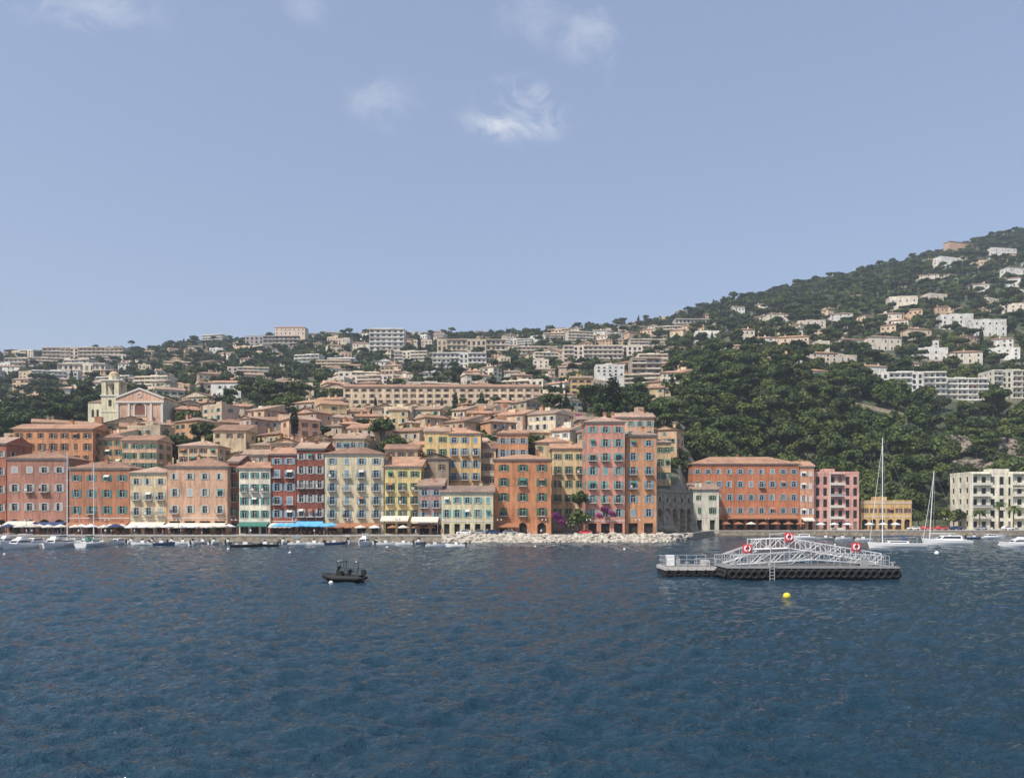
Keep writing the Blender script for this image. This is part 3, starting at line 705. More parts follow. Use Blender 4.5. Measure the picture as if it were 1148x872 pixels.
def tree_cyp(seed,n=700,H=13,R0=1.4):
    r=random.Random(seed); mb=MB(); mb.tube((0,0,-1.5),(0,0,H*.5),.2,BARK,6,.08); cs=[]
    for i in range(16):
        t=i/15; rr=R0*(math.sin(math.pi*min(1,t*.85+.18))**.7); cs.append(((r.uniform(-.15,.15),r.uniform(-.15,.15),.9+t*(H-1.2)),max(.22,rr)))
    leafset(mb,F_CYP,cs,n,.55,None,1.0,r); return mb
def bush(seed,mat,n=320,R0=2.0):
    r=random.Random(seed); mb=MB(); mb.tube((0,0,-.8),(0,0,1),.1,BARK,5,.04)
    cs=[((r.uniform(-1,1)*R0*.6,r.uniform(-1,1)*R0*.6,r.uniform(.4,1.3)),R0*r.uniform(.35,.6)) for _ in range(6)]
    leafset(mb,mat,cs,n,.55,None,.8,r); return mb
PROTO=[('a_broadleaf_tree',tree_broad(1,F_BROAD)),('b_broadleaf_tree',tree_broad(2,F_BROAD,1000,7.5,4.6)),('c_broadleaf_tree',tree_broad(3,F_BROAD,1000,10,4.0)),
 ('d_umbrella_pine',tree_pine(4)),('e_umbrella_pine',tree_pine(5,950,12.5,4.6)),('f_cypress_tree',tree_cyp(6)),('g_olive_tree',tree_broad(7,F_OLIVE,850,6,3.4)),
 ('h_shrub',bush(8,F_BROAD)),('i_shrub',bush(9,F_OLIVE)),('j_cypress_tree',tree_cyp(10,600,10,1.7))]
pc=bpy.data.collections.new('tree_prototypes'); PM=[]
for nm,mb in PROTO:
    me=mb.mesh(nm); PM.append(me); o=bpy.data.objects.new(nm,me); pc.objects.link(o)
pts=[]
FA=np.array([(f[0],f[1],f[3],f[4],f[5]) for f in FOOT])
def blocked(x,y,m,front):
    dx=np.abs(FA[:,0]-x)-FA[:,2]/2; dy=y-FA[:,1]
    return bool(np.any((dx<m)&(dy>-(FA[:,3]/2+front+FA[:,4]))&(dy<FA[:,3]/2+m)))
def scatter(n,p0,p1,y0,y1,dens,m=2.,front=4.,sc=(.6,1.25),weights=(4,4,3,3,2,1.2,1.4,1.5,1,.5)):
    k=0
    for _ in range(n):
        Y=math.sqrt(U(y0*y0,y1*y1)); px=U(p0,p1); x=wx(px,Y)
        if R()>dens(px,Y): continue
        i=random.choices(range(10),weights)[0]; s=U(*sc)
        if blocked(x,Y,m if i not in(5,9) else .8,front if i not in (5,7,8,9) else 0): continue
        pts.append((x,Y,tz(x,Y)-.3,i,U(0,6.28),s)); k+=1
    return k
def nz_(px,Y,s,o): return mn.noise(Vector((wx(px,Y)/s,Y/s,o)))
a1=scatter(11500,-330,790,395,1010,lambda p,Y:.85+.6*nz_(p,Y,45,2),1.2,1,(.45,1.05))
a2=scatter(4200,770,1500,322,520,lambda p,Y:(1+.9*nz_(p,Y,18,4)) if Y>S(p)+36+max(0,(p-860))*.03 else 0,1.5,2,(.6,1.3),(5,5,3,2,1,.4,1.6,2,1.4,.2))
a3=scatter(9000,780,1550,500,1120,lambda p,Y:.95+.7*nz_(p,Y,30,6),1.2,0,(.5,1.15),(4,4,3,4,3,1.3,1.8,1.8,1.5,.5))
a4=scatter(2500,820,1500,900,1250,lambda p,Y:1,1,1,(.5,.9),(4,4,1,1,1,.4,2,3,3,.1))
a5=scatter(460,-200,95,318,440,lambda p,Y:1,1,2,(.8,1.2))
a6=scatter(1600,-150,770,262,400,lambda p,Y:.6,.2,-1,(.35,.8),(2,2,1,1,.5,1.6,2,4,3,1))
for x,Y in GAPS:
    for q in range(4): pts.append((x+U(-3,3),Y+U(-3,3),tz(x,Y)-.3,random.choice([0,1,2,3,2,5,6,9,4]),U(0,6.28),U(.8,1.2)))
for px,py in ((672,460),(700,460),(708,456),(714,462),(722,466),(696,470),(728,458),(742,460),(752,466),(757,474),(762,484),(755,500),(762,505),(748,505),(750,490),(758,515),(744,480),(765,525),(745,515),(752,522)):
    Y=findY(px,py); x=wx(px,Y); pts.append((x,Y,tz(x,Y)-.3,random.choice([0,1,2,3]),U(0,6),U(.6,1.0)))
print('TREES',len(pts),a1,a2,a3,a4,a5,a6,'HOUSES',len(FOOT))
me=bpy.data.meshes.new('hillside_woodland'); me.from_pydata([p[:3] for p in pts],[],[])
at=me.attributes.new('pidx','INT','POINT'); at.data.foreach_set('value',[p[3] for p in pts])
at=me.attributes.new('prot','FLOAT_VECTOR','POINT'); at.data.foreach_set('vector',[v for p in pts for v in (0,0,p[4])])
at=me.attributes.new('pscl','FLOAT_VECTOR','POINT'); at.data.foreach_set('vector',[v for p in pts for v in (p[5],p[5],p[5]*U(.85,1.15))])
wo=bpy.data.objects.new('hillside_woodland',me); COL.objects.link(wo)
ng=bpy.data.node_groups.new('woodland_scatter','GeometryNodeTree')
ng.interface.new_socket('Geometry',in_out='INPUT',socket_type='NodeSocketGeometry'); ng.interface.new_socket('Geometry',in_out='OUTPUT',socket_type='NodeSocketGeometry')
gi=ng.nodes.new('NodeGroupInput'); go=ng.nodes.new('NodeGroupOutput'); ci=ng.nodes.new('GeometryNodeCollectionInfo'); ci.inputs['Collection'].default_value=pc
ci.inputs['Separate Children'].default_value=True; ci.inputs['Reset Children'].default_value=True
ip=ng.nodes.new('GeometryNodeInstanceOnPoints'); ip.inputs['Pick Instance'].default_value=True
def na(name,t):
    n=ng.nodes.new('GeometryNodeInputNamedAttribute'); n.data_type=t; n.inputs['Name'].default_value=name
    return [o for o in n.outputs if o.enabled and o.name=='Attribute'][0]
ng.links.new(gi.outputs[0],ip.inputs['Points']); ng.links.new(ci.outputs[0],ip.inputs['Instance'])
ng.links.new(na('pidx','INT'),ip.inputs['Instance Index']); ng.links.new(na('prot','FLOAT_VECTOR'),ip.inputs['Rotation']); ng.links.new(na('pscl','FLOAT_VECTOR'),ip.inputs['Scale'])
ng.links.new(ip.outputs[0],go.inputs[0])
md=wo.modifiers.new('scatter','NODES'); md.node_group=ng
def tree(name,idx,px,py,sc,Y=None,szz=None):
    Y=Y or findY(px,py); o=bpy.data.objects.new(name,PM[idx]); COL.objects.link(o); x=wx(px,Y)
    o.location=(x,Y,wz(py,Y)-.2); o.scale=(sc,sc,szz or sc); o.rotation_euler=(0,0,U(0,6))
tree('cypress_tree',5,687,458,2.4,322,1.15); tree('cypress_tree',5,674,460,1.,322,.75); tree('cypress_tree',5,470,395,1.3,700); tree('cypress_tree',5,330,488,1.0,262,.8)
tree('broadleaf_tree',2,715,468,1.0,336); tree('broadleaf_tree',1,735,470,1.1,335)
tree('umbrella_pine',4,148,392,.85,880)
for px,py,Y,i,s in ((648,583,221,7,1.6),(760,575,300,1,1.),(768,560,306,0,1.0),(640,590,219,8,1.),(1030,588,300,1,.7),(1062,590,302,0,.8),(1075,590,303,2,.7),(1022,590,306,0,.8),(1048,588,308,1,1.),(770,590,292,7,1.2),(650,570,222,0,.6)):
    tree('broadleaf_tree' if i<3 else 'shrub',i,px,py,s,Y)
bg=bush(21,F_BOUG,500,2.0).mesh('bougainvillea')
for px,py,Y,s in ((625,582,219,.9),(630,588,219,.7),(678,574,222.5,.75),(686,578,222.5,.7),(649,470,300,.9),(672,580,222.5,.6)):
    o=bpy.data.objects.new('bougainvillea',bg); COL.objects.link(o); o.location=(wx(px,Y),Y-.6,wz(py,Y)); o.scale=(s,s*.6,s)
def palm(px,py,Y,h):
    r=random.Random(int(px)); mb=MB()
    for i in range(6): mb.tube((.1*i*.3,0,h*i/6-.5),(.1*(i+1)*.3,0,h*(i+1)/6-.4),.26-.012*i,BARK,8,.24-.012*i)
    j=mb.mi(F_PALM)
    for i in range(26):
        a=i*2.4; el=r.uniform(-.3,1.1); L=r.uniform(2.4,3.2); pr=None
        for k in range(8):
            t=k/7; rad=L*t*math.cos(el*(1-t*.3)); z=h-.4+L*t*math.sin(el)-1.6*t*t*L*.5
            p=Vector((.2+rad*math.cos(a),rad*math.sin(a),z)); sd=Vector((-math.sin(a),math.cos(a),0))*(.05+.42*math.sin(math.pi*min(1,t+.12)))
            if pr:
                for sg in (-1,1):
                    kk=len(mb.v); mb.v.extend([tuple(pr[0]),tuple(p),tuple(p+sd*sg+Vector((0,0,-.25))),tuple(pr[0]*.35+p*.65+pr[1]*sg+Vector((0,0,-.25)))]); mb.f.append((kk,kk+1,kk+2,kk+3)); mb.m.append(j)
            pr=(p,sd)
    mb.obj('palm_tree',(wx(px,Y),Y,wz(py,Y)))
palm(1120,590,292,9); palm(1136,590,293,7.5); palm(1098,590,294,6); palm(1160,590,292,8)

# ------------------------------------------------------------ rock armour
def rocks():
    r=random.Random(3); mb=MB(); j=mb.mi(ROCK)
    import bmesh
    bm=bmesh.new(); bmesh.ops.create_icosphere(bm,subdivisions=2,radius=1); V=[v.co.copy() for v in bm.verts]; Fc=[tuple(v.index for v in f.verts) for f in bm.faces]; bm.free()
    for i in range(620):
        px=r.uniform(498,775); s0=S(px); off=r.uniform(-4.8,.3) ; 
        Y=s0+off; x=wx(px,Y); z=np.interp(off,[-4.8,.3],[-.3,1.7])+r.uniform(-.2,.3); sz=r.uniform(.5,1.2)
        sc=Vector((sz*r.uniform(.8,1.4),sz*r.uniform(.7,1.1),sz*r.uniform(.55,.9))); sd=r.uniform(0,99); rz=Matrix.Rotation(r.uniform(0,6),3,'Z')@Matrix.Rotation(r.uniform(-.5,.5),3,'X')
        k=len(mb.v)
        for v in V:
            d=1+.45*mn.noise(v*1.3+Vector((sd,0,0)))
            q=Vector((max(-.72,min(.72,v.x)),max(-.72,min(.72,v.y)),max(-.7,min(.7,v.z))))*d
            p=rz@Vector((q.x*sc.x,q.y*sc.y,q.z*sc.z)); mb.v.append((p.x+x,p.y+Y,p.z+z))
        for f in Fc: mb.f.append(tuple(k+a for a in f)); mb.m.append(j)
    mb.obj('rock_armour')
rocks()

# ------------------------------------------------------------ sea
def sea():
    m,nt,b=newmat('sea_water'); geo=N(nt,'ShaderNodeNewGeometry'); pos=geo.outputs['Position']
    n0=noisetex(nt,pos,.02,2,.5,(1,.35,1))
    r=ramp(nt,n0.outputs[0],[(0.3,(.007,.031,.052)),(0.7,(.011,.043,.068))])
    nt.links.new(r.outputs[0],b.inputs['Base Color'])
    b.inputs['Roughness'].default_value=.05; b.inputs['IOR'].default_value=1.33
    n1=noisetex(nt,pos,2.6,4,.66,(1,1.4,1))
    bp=N(nt,'ShaderNodeBump'); bp.inputs['Strength'].default_value=1; bp.inputs['Distance'].default_value=.30
    nt.links.new(n1.outputs[0],bp.inputs['Height']); nt.links.new(bp.outputs[0],b.inputs['Normal'])
    us=np.concatenate([[-3,-2,-1.5],np.linspace(-1.0,1.0,700),[1.5,2,3]])
    ys=[6.0]
    while ys[-1]<300: ys.append(ys[-1]*1.0055)
    ys=np.array([-300,-60,0.5]+ys)
    Yg,Ug=np.meshgrid(ys,us,indexing='ij'); Yd=np.maximum(Yg,6); Xg=Ug*Yd
    Xg=np.where(Yg<6,Ug*400,Xg)
    Zg=np.zeros_like(Xg); rs=np.random.RandomState(11); nW=56
    sp=Yd*.0055
    for i in range(nW):
        L=0.42*(5.5/.42)**((i/(nW-1))); th=rs.normal(-1.3,.6); k=2*math.pi/L; a=.28*L/(2*math.pi)*math.sqrt(2/nW)*(1.4 if L<2.4 else .75)
        ph=rs.uniform(0,6.28)
        att=np.clip((L/np.maximum(sp,1e-3)-1.6)/2,0,1)
        q=k*(Xg*math.cos(th)+Yg*math.sin(th))+ph+.9*np.sin(k*.19*(Xg*math.sin(th)-Yg*math.cos(th))+ph*2)
        Zg+=a*att*(np.sin(q)+.3*np.sin(2*q+1.57))
    gust=.88+.26*np.sin(Xg*.045+1.3*np.sin(Yg*.031))*np.sin(Yg*.06+.9*np.sin(Xg*.028+2))
    Zg=Zg*gust
    Zg=np.where((Yg<6)|(np.abs(Ug)>1.2),0,Zg)
    v=np.stack([Xg,Yg,Zg],-1).reshape(-1,3); ny,nx=Xg.shape
    idx=np.arange(ny*nx).reshape(ny,nx); f=np.stack([idx[:-1,:-1],idx[:-1,1:],idx[1:,1:],idx[1:,:-1]],-1).reshape(-1,4)
    me=bpy.data.meshes.new('sea'); me.vertices.add(len(v)); me.vertices.foreach_set('co',v.ravel())
    me.loops.add(f.size); me.loops.foreach_set('vertex_index',f.ravel().astype(np.int32)); me.polygons.add(len(f)); me.polygons.foreach_set('loop_start',np.arange(0,f.size,4,dtype=np.int32))
    me.update(calc_edges=True); me.validate(); me.materials.append(m); me.polygons.foreach_set('use_smooth',[True]*len(me.polygons))
    o=bpy.data.objects.new('sea',me); COL.objects.link(o)
sea()

# ------------------------------------------------------------ boats
def hull(mb,L,B,fb,m,deck,draft=.5,sheer=.35,bowr=.6,tr=.75):
    n=14; rings=[]
    for i in range(n+1):
        t=i/n; x=-L/2+L*t
        bw=B/2*(tr+(1-tr)*math.sin(min(1,t/.45)*math.pi/2)) if t<.45 else B/2*max(.02,(1-((t-.45)/.55)**2.2))
        z=fb+sheer*max(0,(t-.3))**2*2.0+.05
        over=bowr*t**6
        rings.append([(x+over,-bw,z),(x+over*.5,-bw*.93,z*.45),(x+over*.2,-bw*.75,-.02),(x,-bw*.3,-draft*.7),(x,0,-draft),(x,bw*.3,-draft*.7),(x+over*.2,bw*.75,-.02),(x+over*.5,bw*.93,z*.45),(x+over,bw,z)])
    k=len(mb.v); nn=9
    for r_ in rings: mb.v.extend(r_)
    j=mb.mi(m); jd=mb.mi(deck)
    for i in range(n):
        for q in range(nn-1): mb.f.append((k+i*nn+q,k+(i+1)*nn+q,k+(i+1)*nn+q+1,k+i*nn+q+1)); mb.m.append(j)
        mb.f.append((k+i*nn,k+(i+1)*nn,k+(i+1)*nn+8,k+i*nn+8)); mb.m.append(jd)
    mb.f.append(tuple(k+q for q in range(nn))); mb.m.append(j)
    return rings
def cabin(mb,x0,x1,w,z0,z1,m,rake=.6,win=True,taper=.8):
    b=[(x0,-w/2,z0),(x1,-w/2*taper,z0),(x1,w/2*taper,z0),(x0,w/2,z0)]; t=[(x0+rake*.2,-w/2*.85,z1),(x1-rake,-w/2*.7,z1),(x1-rake,w/2*.7,z1),(x0+rake*.2,w/2*.85,z1)]
    mb.poly(t,m)
    for i in range(4):
        a,c=b[i],b[(i+1)%4]; d,e=t[(i+1)%4],t[i]; mb.poly([a,c,d,e],m)
        if win:
            f=lambda p,q,s:tuple(p[k]+(q[k]-p[k])*s for k in range(3))
            A=f(a,e,.4);Bq=f(c,d,.4);C=f(c,d,.82);D=f(a,e,.82)
            cen=Vector(((x0+x1)/2,0,(z0+z1)/2)); out=[]
            for p in (f(A,Bq,.08),f(A,Bq,.92),f(D,C,.92),f(D,C,.08)):
                q=Vector(p); dd=(Vector(f(A,C,.5))-cen); dd.z=0; dd.normalize(); out.append(tuple(q+dd*.025))
            mb.poly(out,GLASS)
def railing(mb,rings,m,h=.6,i0=6):
    for s in (0,8):
        pr=None
        for i in range(i0,len(rings)):
            p=Vector(rings[i][s]); q=p+Vector((0,0,h)); mb.tube(p,q,.02,m,4)
            if pr: mb.tube(pr,q,.02,m,4)
            pr=q
def place(mb,name,px,pyw,hd=0):
    Y=CH*FL/(pyw-578); return mb.obj(name,(wx(px,Y),Y,0),hd)
def sailboat(px,pyw,L,hd,mast,hm=None,canv=NAVY,mx=.08,rakex=0,name='sailboat'):
    mb=MB(); hm=hm or WHITEP; B=L*.3
    rg=hull(mb,L,B,.95,hm,CANV,.6)
    cabin(mb,-L*.18,L*.24,B*.6,1.0,1.55,WHITEP,.9)
    railing(mb,rg,METAL,.6,1)
    x=L*mx; tx=x+rakex
    mb.tube((x,0,1),(tx,0,mast),.12,WHITEP,8,.08)
    for f in (.4,.68): 
        zz=1+(mast-1)*f; xx=x+rakex*f; mb.tube((xx,-.9,zz),(xx,.9,zz),.04,METAL,5)
    mb.tube((x,0,2.2),(-L*.32,0,2.3),.08,METAL,6); mb.tube((x-.2,0,2.42),(-L*.30,0,2.48),.17,canv,8,.1)
    mb.tube((L*.5,0,1.4),(tx,0,mast*.95),.06,WHITEP,6,.03)
    mb.tube((-L*.49,0,1.1),(tx,0,mast),.02,METAL,4)
    for s in (-1,1): mb.tube((x,s*B*.45,1.1),(x+rakex*.68,s*.9,1+(mast-1)*.68),.018,METAL,4); mb.tube((x+rakex*.68,s*.9,1+(mast-1)*.68),(tx,0,mast*.98),.018,METAL,4)
    mb.ball((-L*.14,0,1.55),B*.26,canv,10,6,(.7,1,.7)); mb.torus((-L*.36,0,1.7),(1,0,0),.45,.03,METAL,14,5)
    mb.box(-L*.5+.3,L*.30,-B*.502,-B*.495,.55,.62,NAVY)
    return place(mb,name,px,pyw,hd)
def cruiser(px,pyw,L,hd,fly=True,hm=None,name='motor_yacht'):
    mb=MB(); B=L*.32; rg=hull(mb,L,B,1.0*L/10,hm or WHITEP,WHITEP,.5,.5,.9); f=1.0*L/10
    cabin(mb,-L*.28,L*.27,B*.78,f,f+1.15*L/10,WHITEP,1.3*L/10)
    if fly:
        mb.box(-L*.30,L*.08,-B*.33,B*.33,f+1.16*L/10,f+1.3*L/10,WHITEP); cabin(mb,-L*.16,L*.06,B*.5,f+1.3*L/10,f+1.8*L/10,WHITEP,.5,False)
        for s in (-1,1): mb.tube((-L*.2,s*B*.3,f+1.3*L/10),(-L*.24,s*B*.3,f+2.4*L/10),.05,METAL,5)
        mb.box(-L*.30,-L*.08,-B*.32,B*.32,f+2.4*L/10,f+2.47*L/10,NAVY if R()<.5 else WHITEP)
        mb.tube((-L*.24,0,f+2.4*L/10),(-L*.26,0,f+3.3*L/10),.03,METAL,4)
    railing(mb,rg,METAL,.5,5)
    mb.box(-L*.5-.5,-L*.5,-B*.35,B*.35,.2,.3,WOOD); mb.box(-L*.45,L*.3,-B*.5-.012,-B*.49,f*.6,f*.6+.1,NAVY)
    return place(mb,name,px,pyw,hd)
def dinghy(px,pyw,L,hd,hm,name='small_motorboat',cover=None):
    mb=MB(); B=L*.36; rg=hull(mb,L,B,.55,hm,GREY,.3,.25,.3)
    mb.box(-L*.1,L*.05,-B*.2,B*.2,.55,1.15,WHITEP); mb.poly([(L*.05,-B*.2,1.15),(L*.05,B*.2,1.15),(-.02*L,B*.2,1.6),(-.02*L,-B*.2,1.6)],GLASS)
    mb.box(-L*.36,-L*.26,-B*.35,B*.35,.55,.85,CANV)
    mb.box(-L*.5-.25,-L*.5+.1,-.18,.18,.35,1.15,BLACK); mb.box(-L*.5-.2,-L*.5-.05,-.06,.06,-.3,.4,BLACK)
    if cover: 
        for s in (-1,1):
            for q in (-.25,.1): mb.tube((L*q,s*B*.35,.5),(L*q,s*B*.33,1.95),.025,METAL,4)
        mb.box(-L*.28,L*.13,-B*.38,B*.38,1.95,2.02,cover)
    return place(mb,name,px,pyw,hd)
D=math.radians
sailboat(72,613,12,D(80),21.5,None,NAVY); sailboat(103,613,11.5,D(95),19,None,GREENC)
cruiser(22,615,9,D(-95)); cruiser(60,614,9,D(-80)); cruiser(100,613,8.5,D(-100),False); cruiser(38,611,8,D(-90),False); cruiser(-15,616,10,D(-90)); 
cruiser(-50,615,11,D(-85)); sailboat(-35,612,12,D(85),20)
cruiser(84,610,7,D(-90),False); cruiser(5,611,8,D(-88)); cruiser(132,610,6.5,D(-90),False)
for px,py,L,h,mm,cv in ((160,611,6,170,WHITEP,None),(182,611,5.5,5,NAVY,NAVY),(205,610,5,175,WHITEP,None),(228,609.5,5,0,GREY,None),(276,613,6.5,10,BLACK,None),(297,612.5,6,175,BLACK,NAVY),(335,611,5,0,WHITEP,BLUEC),(352,611,5.5,170,WHITEP,None),(375,610.5,5,10,NAVY,None),(433,611,4.6,0,WHITEP,None),(452,611,5,170,WHITEP,None),(488,613,4.6,15,WHITEP,None),(511,613,4.4,170,WHITEP,None),(470,610,4.4,60,GREY,None),(148,609.5,4.5,80,WHITEP,None),(171,609.5,4.6,95,WHITEP,CANV),(193,609.5,4.4,85,NAVY,None),(216,611,4.8,100,WHITEP,NAVY),(240,610,5,88,WHITEP,None),(256,610,4.5,92,GREY,None),(318,609.8,4.6,85,WHITEP,None),(390,610,4.6,95,WHITEP,CANV),(422,609.8,4.4,88,WHITEP,None)):
    dinghy(px,py,L,D(h),mm,cover=cv)
cruiser(408,611.5,8,D(-92)); 
sailboat(1006,614,11.8,D(178),24,None,NAVY,.27); cruiser(1063,610.5,10.5,D(176),False); sailboat(1058,608.5,11,D(185),18.5,None,CANV,.35,-1.2)
cruiser(1142,613,8,D(185)); cruiser(1192,612,9,D(180)); dinghy(968,606,5,0,WHITEP); dinghy(1092,604,5,0,NAVY,cover=NAVY)
dinghy(945,605,5,D(5),WHITEP); dinghy(925,604.5,5,D(170),GREY); cruiser(900,604,7,D(180),False); cruiser(1112,604,7,D(0),False)

def rib():
    mb=MB(); L=4.4; B=2.0; r=.29
    path=[]
    for i in range(11): path.append((-L/2+i*(L*.62)/10,-(B/2-r),.42))
    for i in range(1,12):
        a=-math.pi/2+math.pi*i/12; path.append((-L/2+L*.62+ (L*.38-.27)*math.cos(a),(B/2-r)*math.sin(a),.42+.22*math.cos(a)))
    for i in range(11): path.append((-L/2+(10-i)*(L*.62)/10,(B/2-r),.42))
    for a,b in zip(path[:-1],path[1:]): mb.tube(a,b,r,BLACK,12)
    for p in path[1:-1]: mb.ball(p,r*.995,BLACK,12,8)
    for s in (-1,1): mb.tube((-L/2,s*(B/2-r),.42),(-L/2-.45,s*(B/2-r),.45),r,BLACK,12,.08)
    for s in (-1,1):
        mb.poly([(-L/2,0,-.25),(L*.3,0,-.2),(L*.47,0,.45),(L*.2,s*.7,.25),(-L/2,s*.75,.2)],BLACK)
    mb.box(-L/2,L*.25,-.7,.7,.25,.32,GREY); mb.box(-L/2-.02,-L/2+.06,-.72,.72,.1,.75,BLACK)
    mb.box(-.15,.45,-.38,.38,.32,1.25,BLACK); mb.poly([(-.15,-.385,1.252),(-.15,.385,1.252),(.45,.385,1.252),(.45,-.385,1.252)],GREY)
    mb.poly([(.42,-.36,1.25),(.42,.36,1.25),(.2,.33,1.7),(.2,-.33,1.7)],GLASS); mb.torus((-.22,0,1.12),(1,0,.4),.19,.025,GREY,14,5)
    mb.box(-.95,-.5,-.4,.4,.32,.95,BLACK); mb.box(-1.0,-.9,-.4,.4,.95,1.35,BLACK)
    for s in (-1,1): mb.tube((-1.55,s*.72,.5),(-1.65,s*.55,2.0),.035,RAIL,6); mb.tube((-1.2,s*.72,.5),(-1.6,s*.56,1.5),.03,RAIL,6)
    mb.tube((-1.65,-.55,2.0),(-1.65,.55,2.0),.035,RAIL,6); mb.tube((-1.65,0,2.0),(-1.65,0,2.6),.02,METAL,5); mb.ball((-1.65,0,2.12),.09,WHITEP)
    for s in (-1,1): mb.tube((.3,s*.36,1.1),(.25,s*.4,2.15),.035,RAIL,6); mb.tube((-.5,s*.38,.8),(-.35,s*.4,2.15),.035,RAIL,6)
    mb.box(-.6,.5,-.5,.5,2.15,2.2,BLACK); mb.tube((0,0,2.2),(0,.1,3.1),.015,METAL,4); mb.box(.1,.25,-.5,.5,2.2,2.26,WHITEP)
    mb.box(-L/2-.5,-L/2-.08,-.2,.2,.75,1.25,BLACK); mb.ball((-L/2-.29,0,1.25),.21,BLACK,12,8,(1,.95,.6)); mb.box(-L/2-.34,-L/2-.2,-.07,.07,-.4,.76,BLACK); mb.tube((-L/2-.5,0,-.35),(-L/2-.1,0,-.35),.07,BLACK,8)
    mb.box(.9,1.4,-.25,.25,.32,.7,TERRC); mb.box(-.4,-.2,-.6,-.4,.7,1.0,WHITEP)
    return place(mb,'black_inflatable_boat',383,652,D(168))
rib()
def buoy(name,px,py,r,m):
    mb=MB(); mb.ball((0,0,r*.45),r,m,16,12); mb.tube((0,0,r*1.35),(0,0,r*1.6),r*.14,RAIL,8); mb.torus((0,0,r*1.7),(1,0,0),r*.14,r*.04,RAIL,10,5)
    mb.obj(name,(wx(px,CH*FL/(py-578)),CH*FL/(py-578),0),0,True)
buoy('yellow_buoy',882,670,.32,YELLOW); buoy('white_buoy',371,654.5,.24,WHITEP); buoy('white_buoy',1050,621,.4,WHITEP)
for px,py in ((256,616),(434,614),(600,613),(700,616),(1120,611),(745,606),(325,620),(5,622),(936,611)): buoy('white_buoy',px,py,.24,WHITEP)

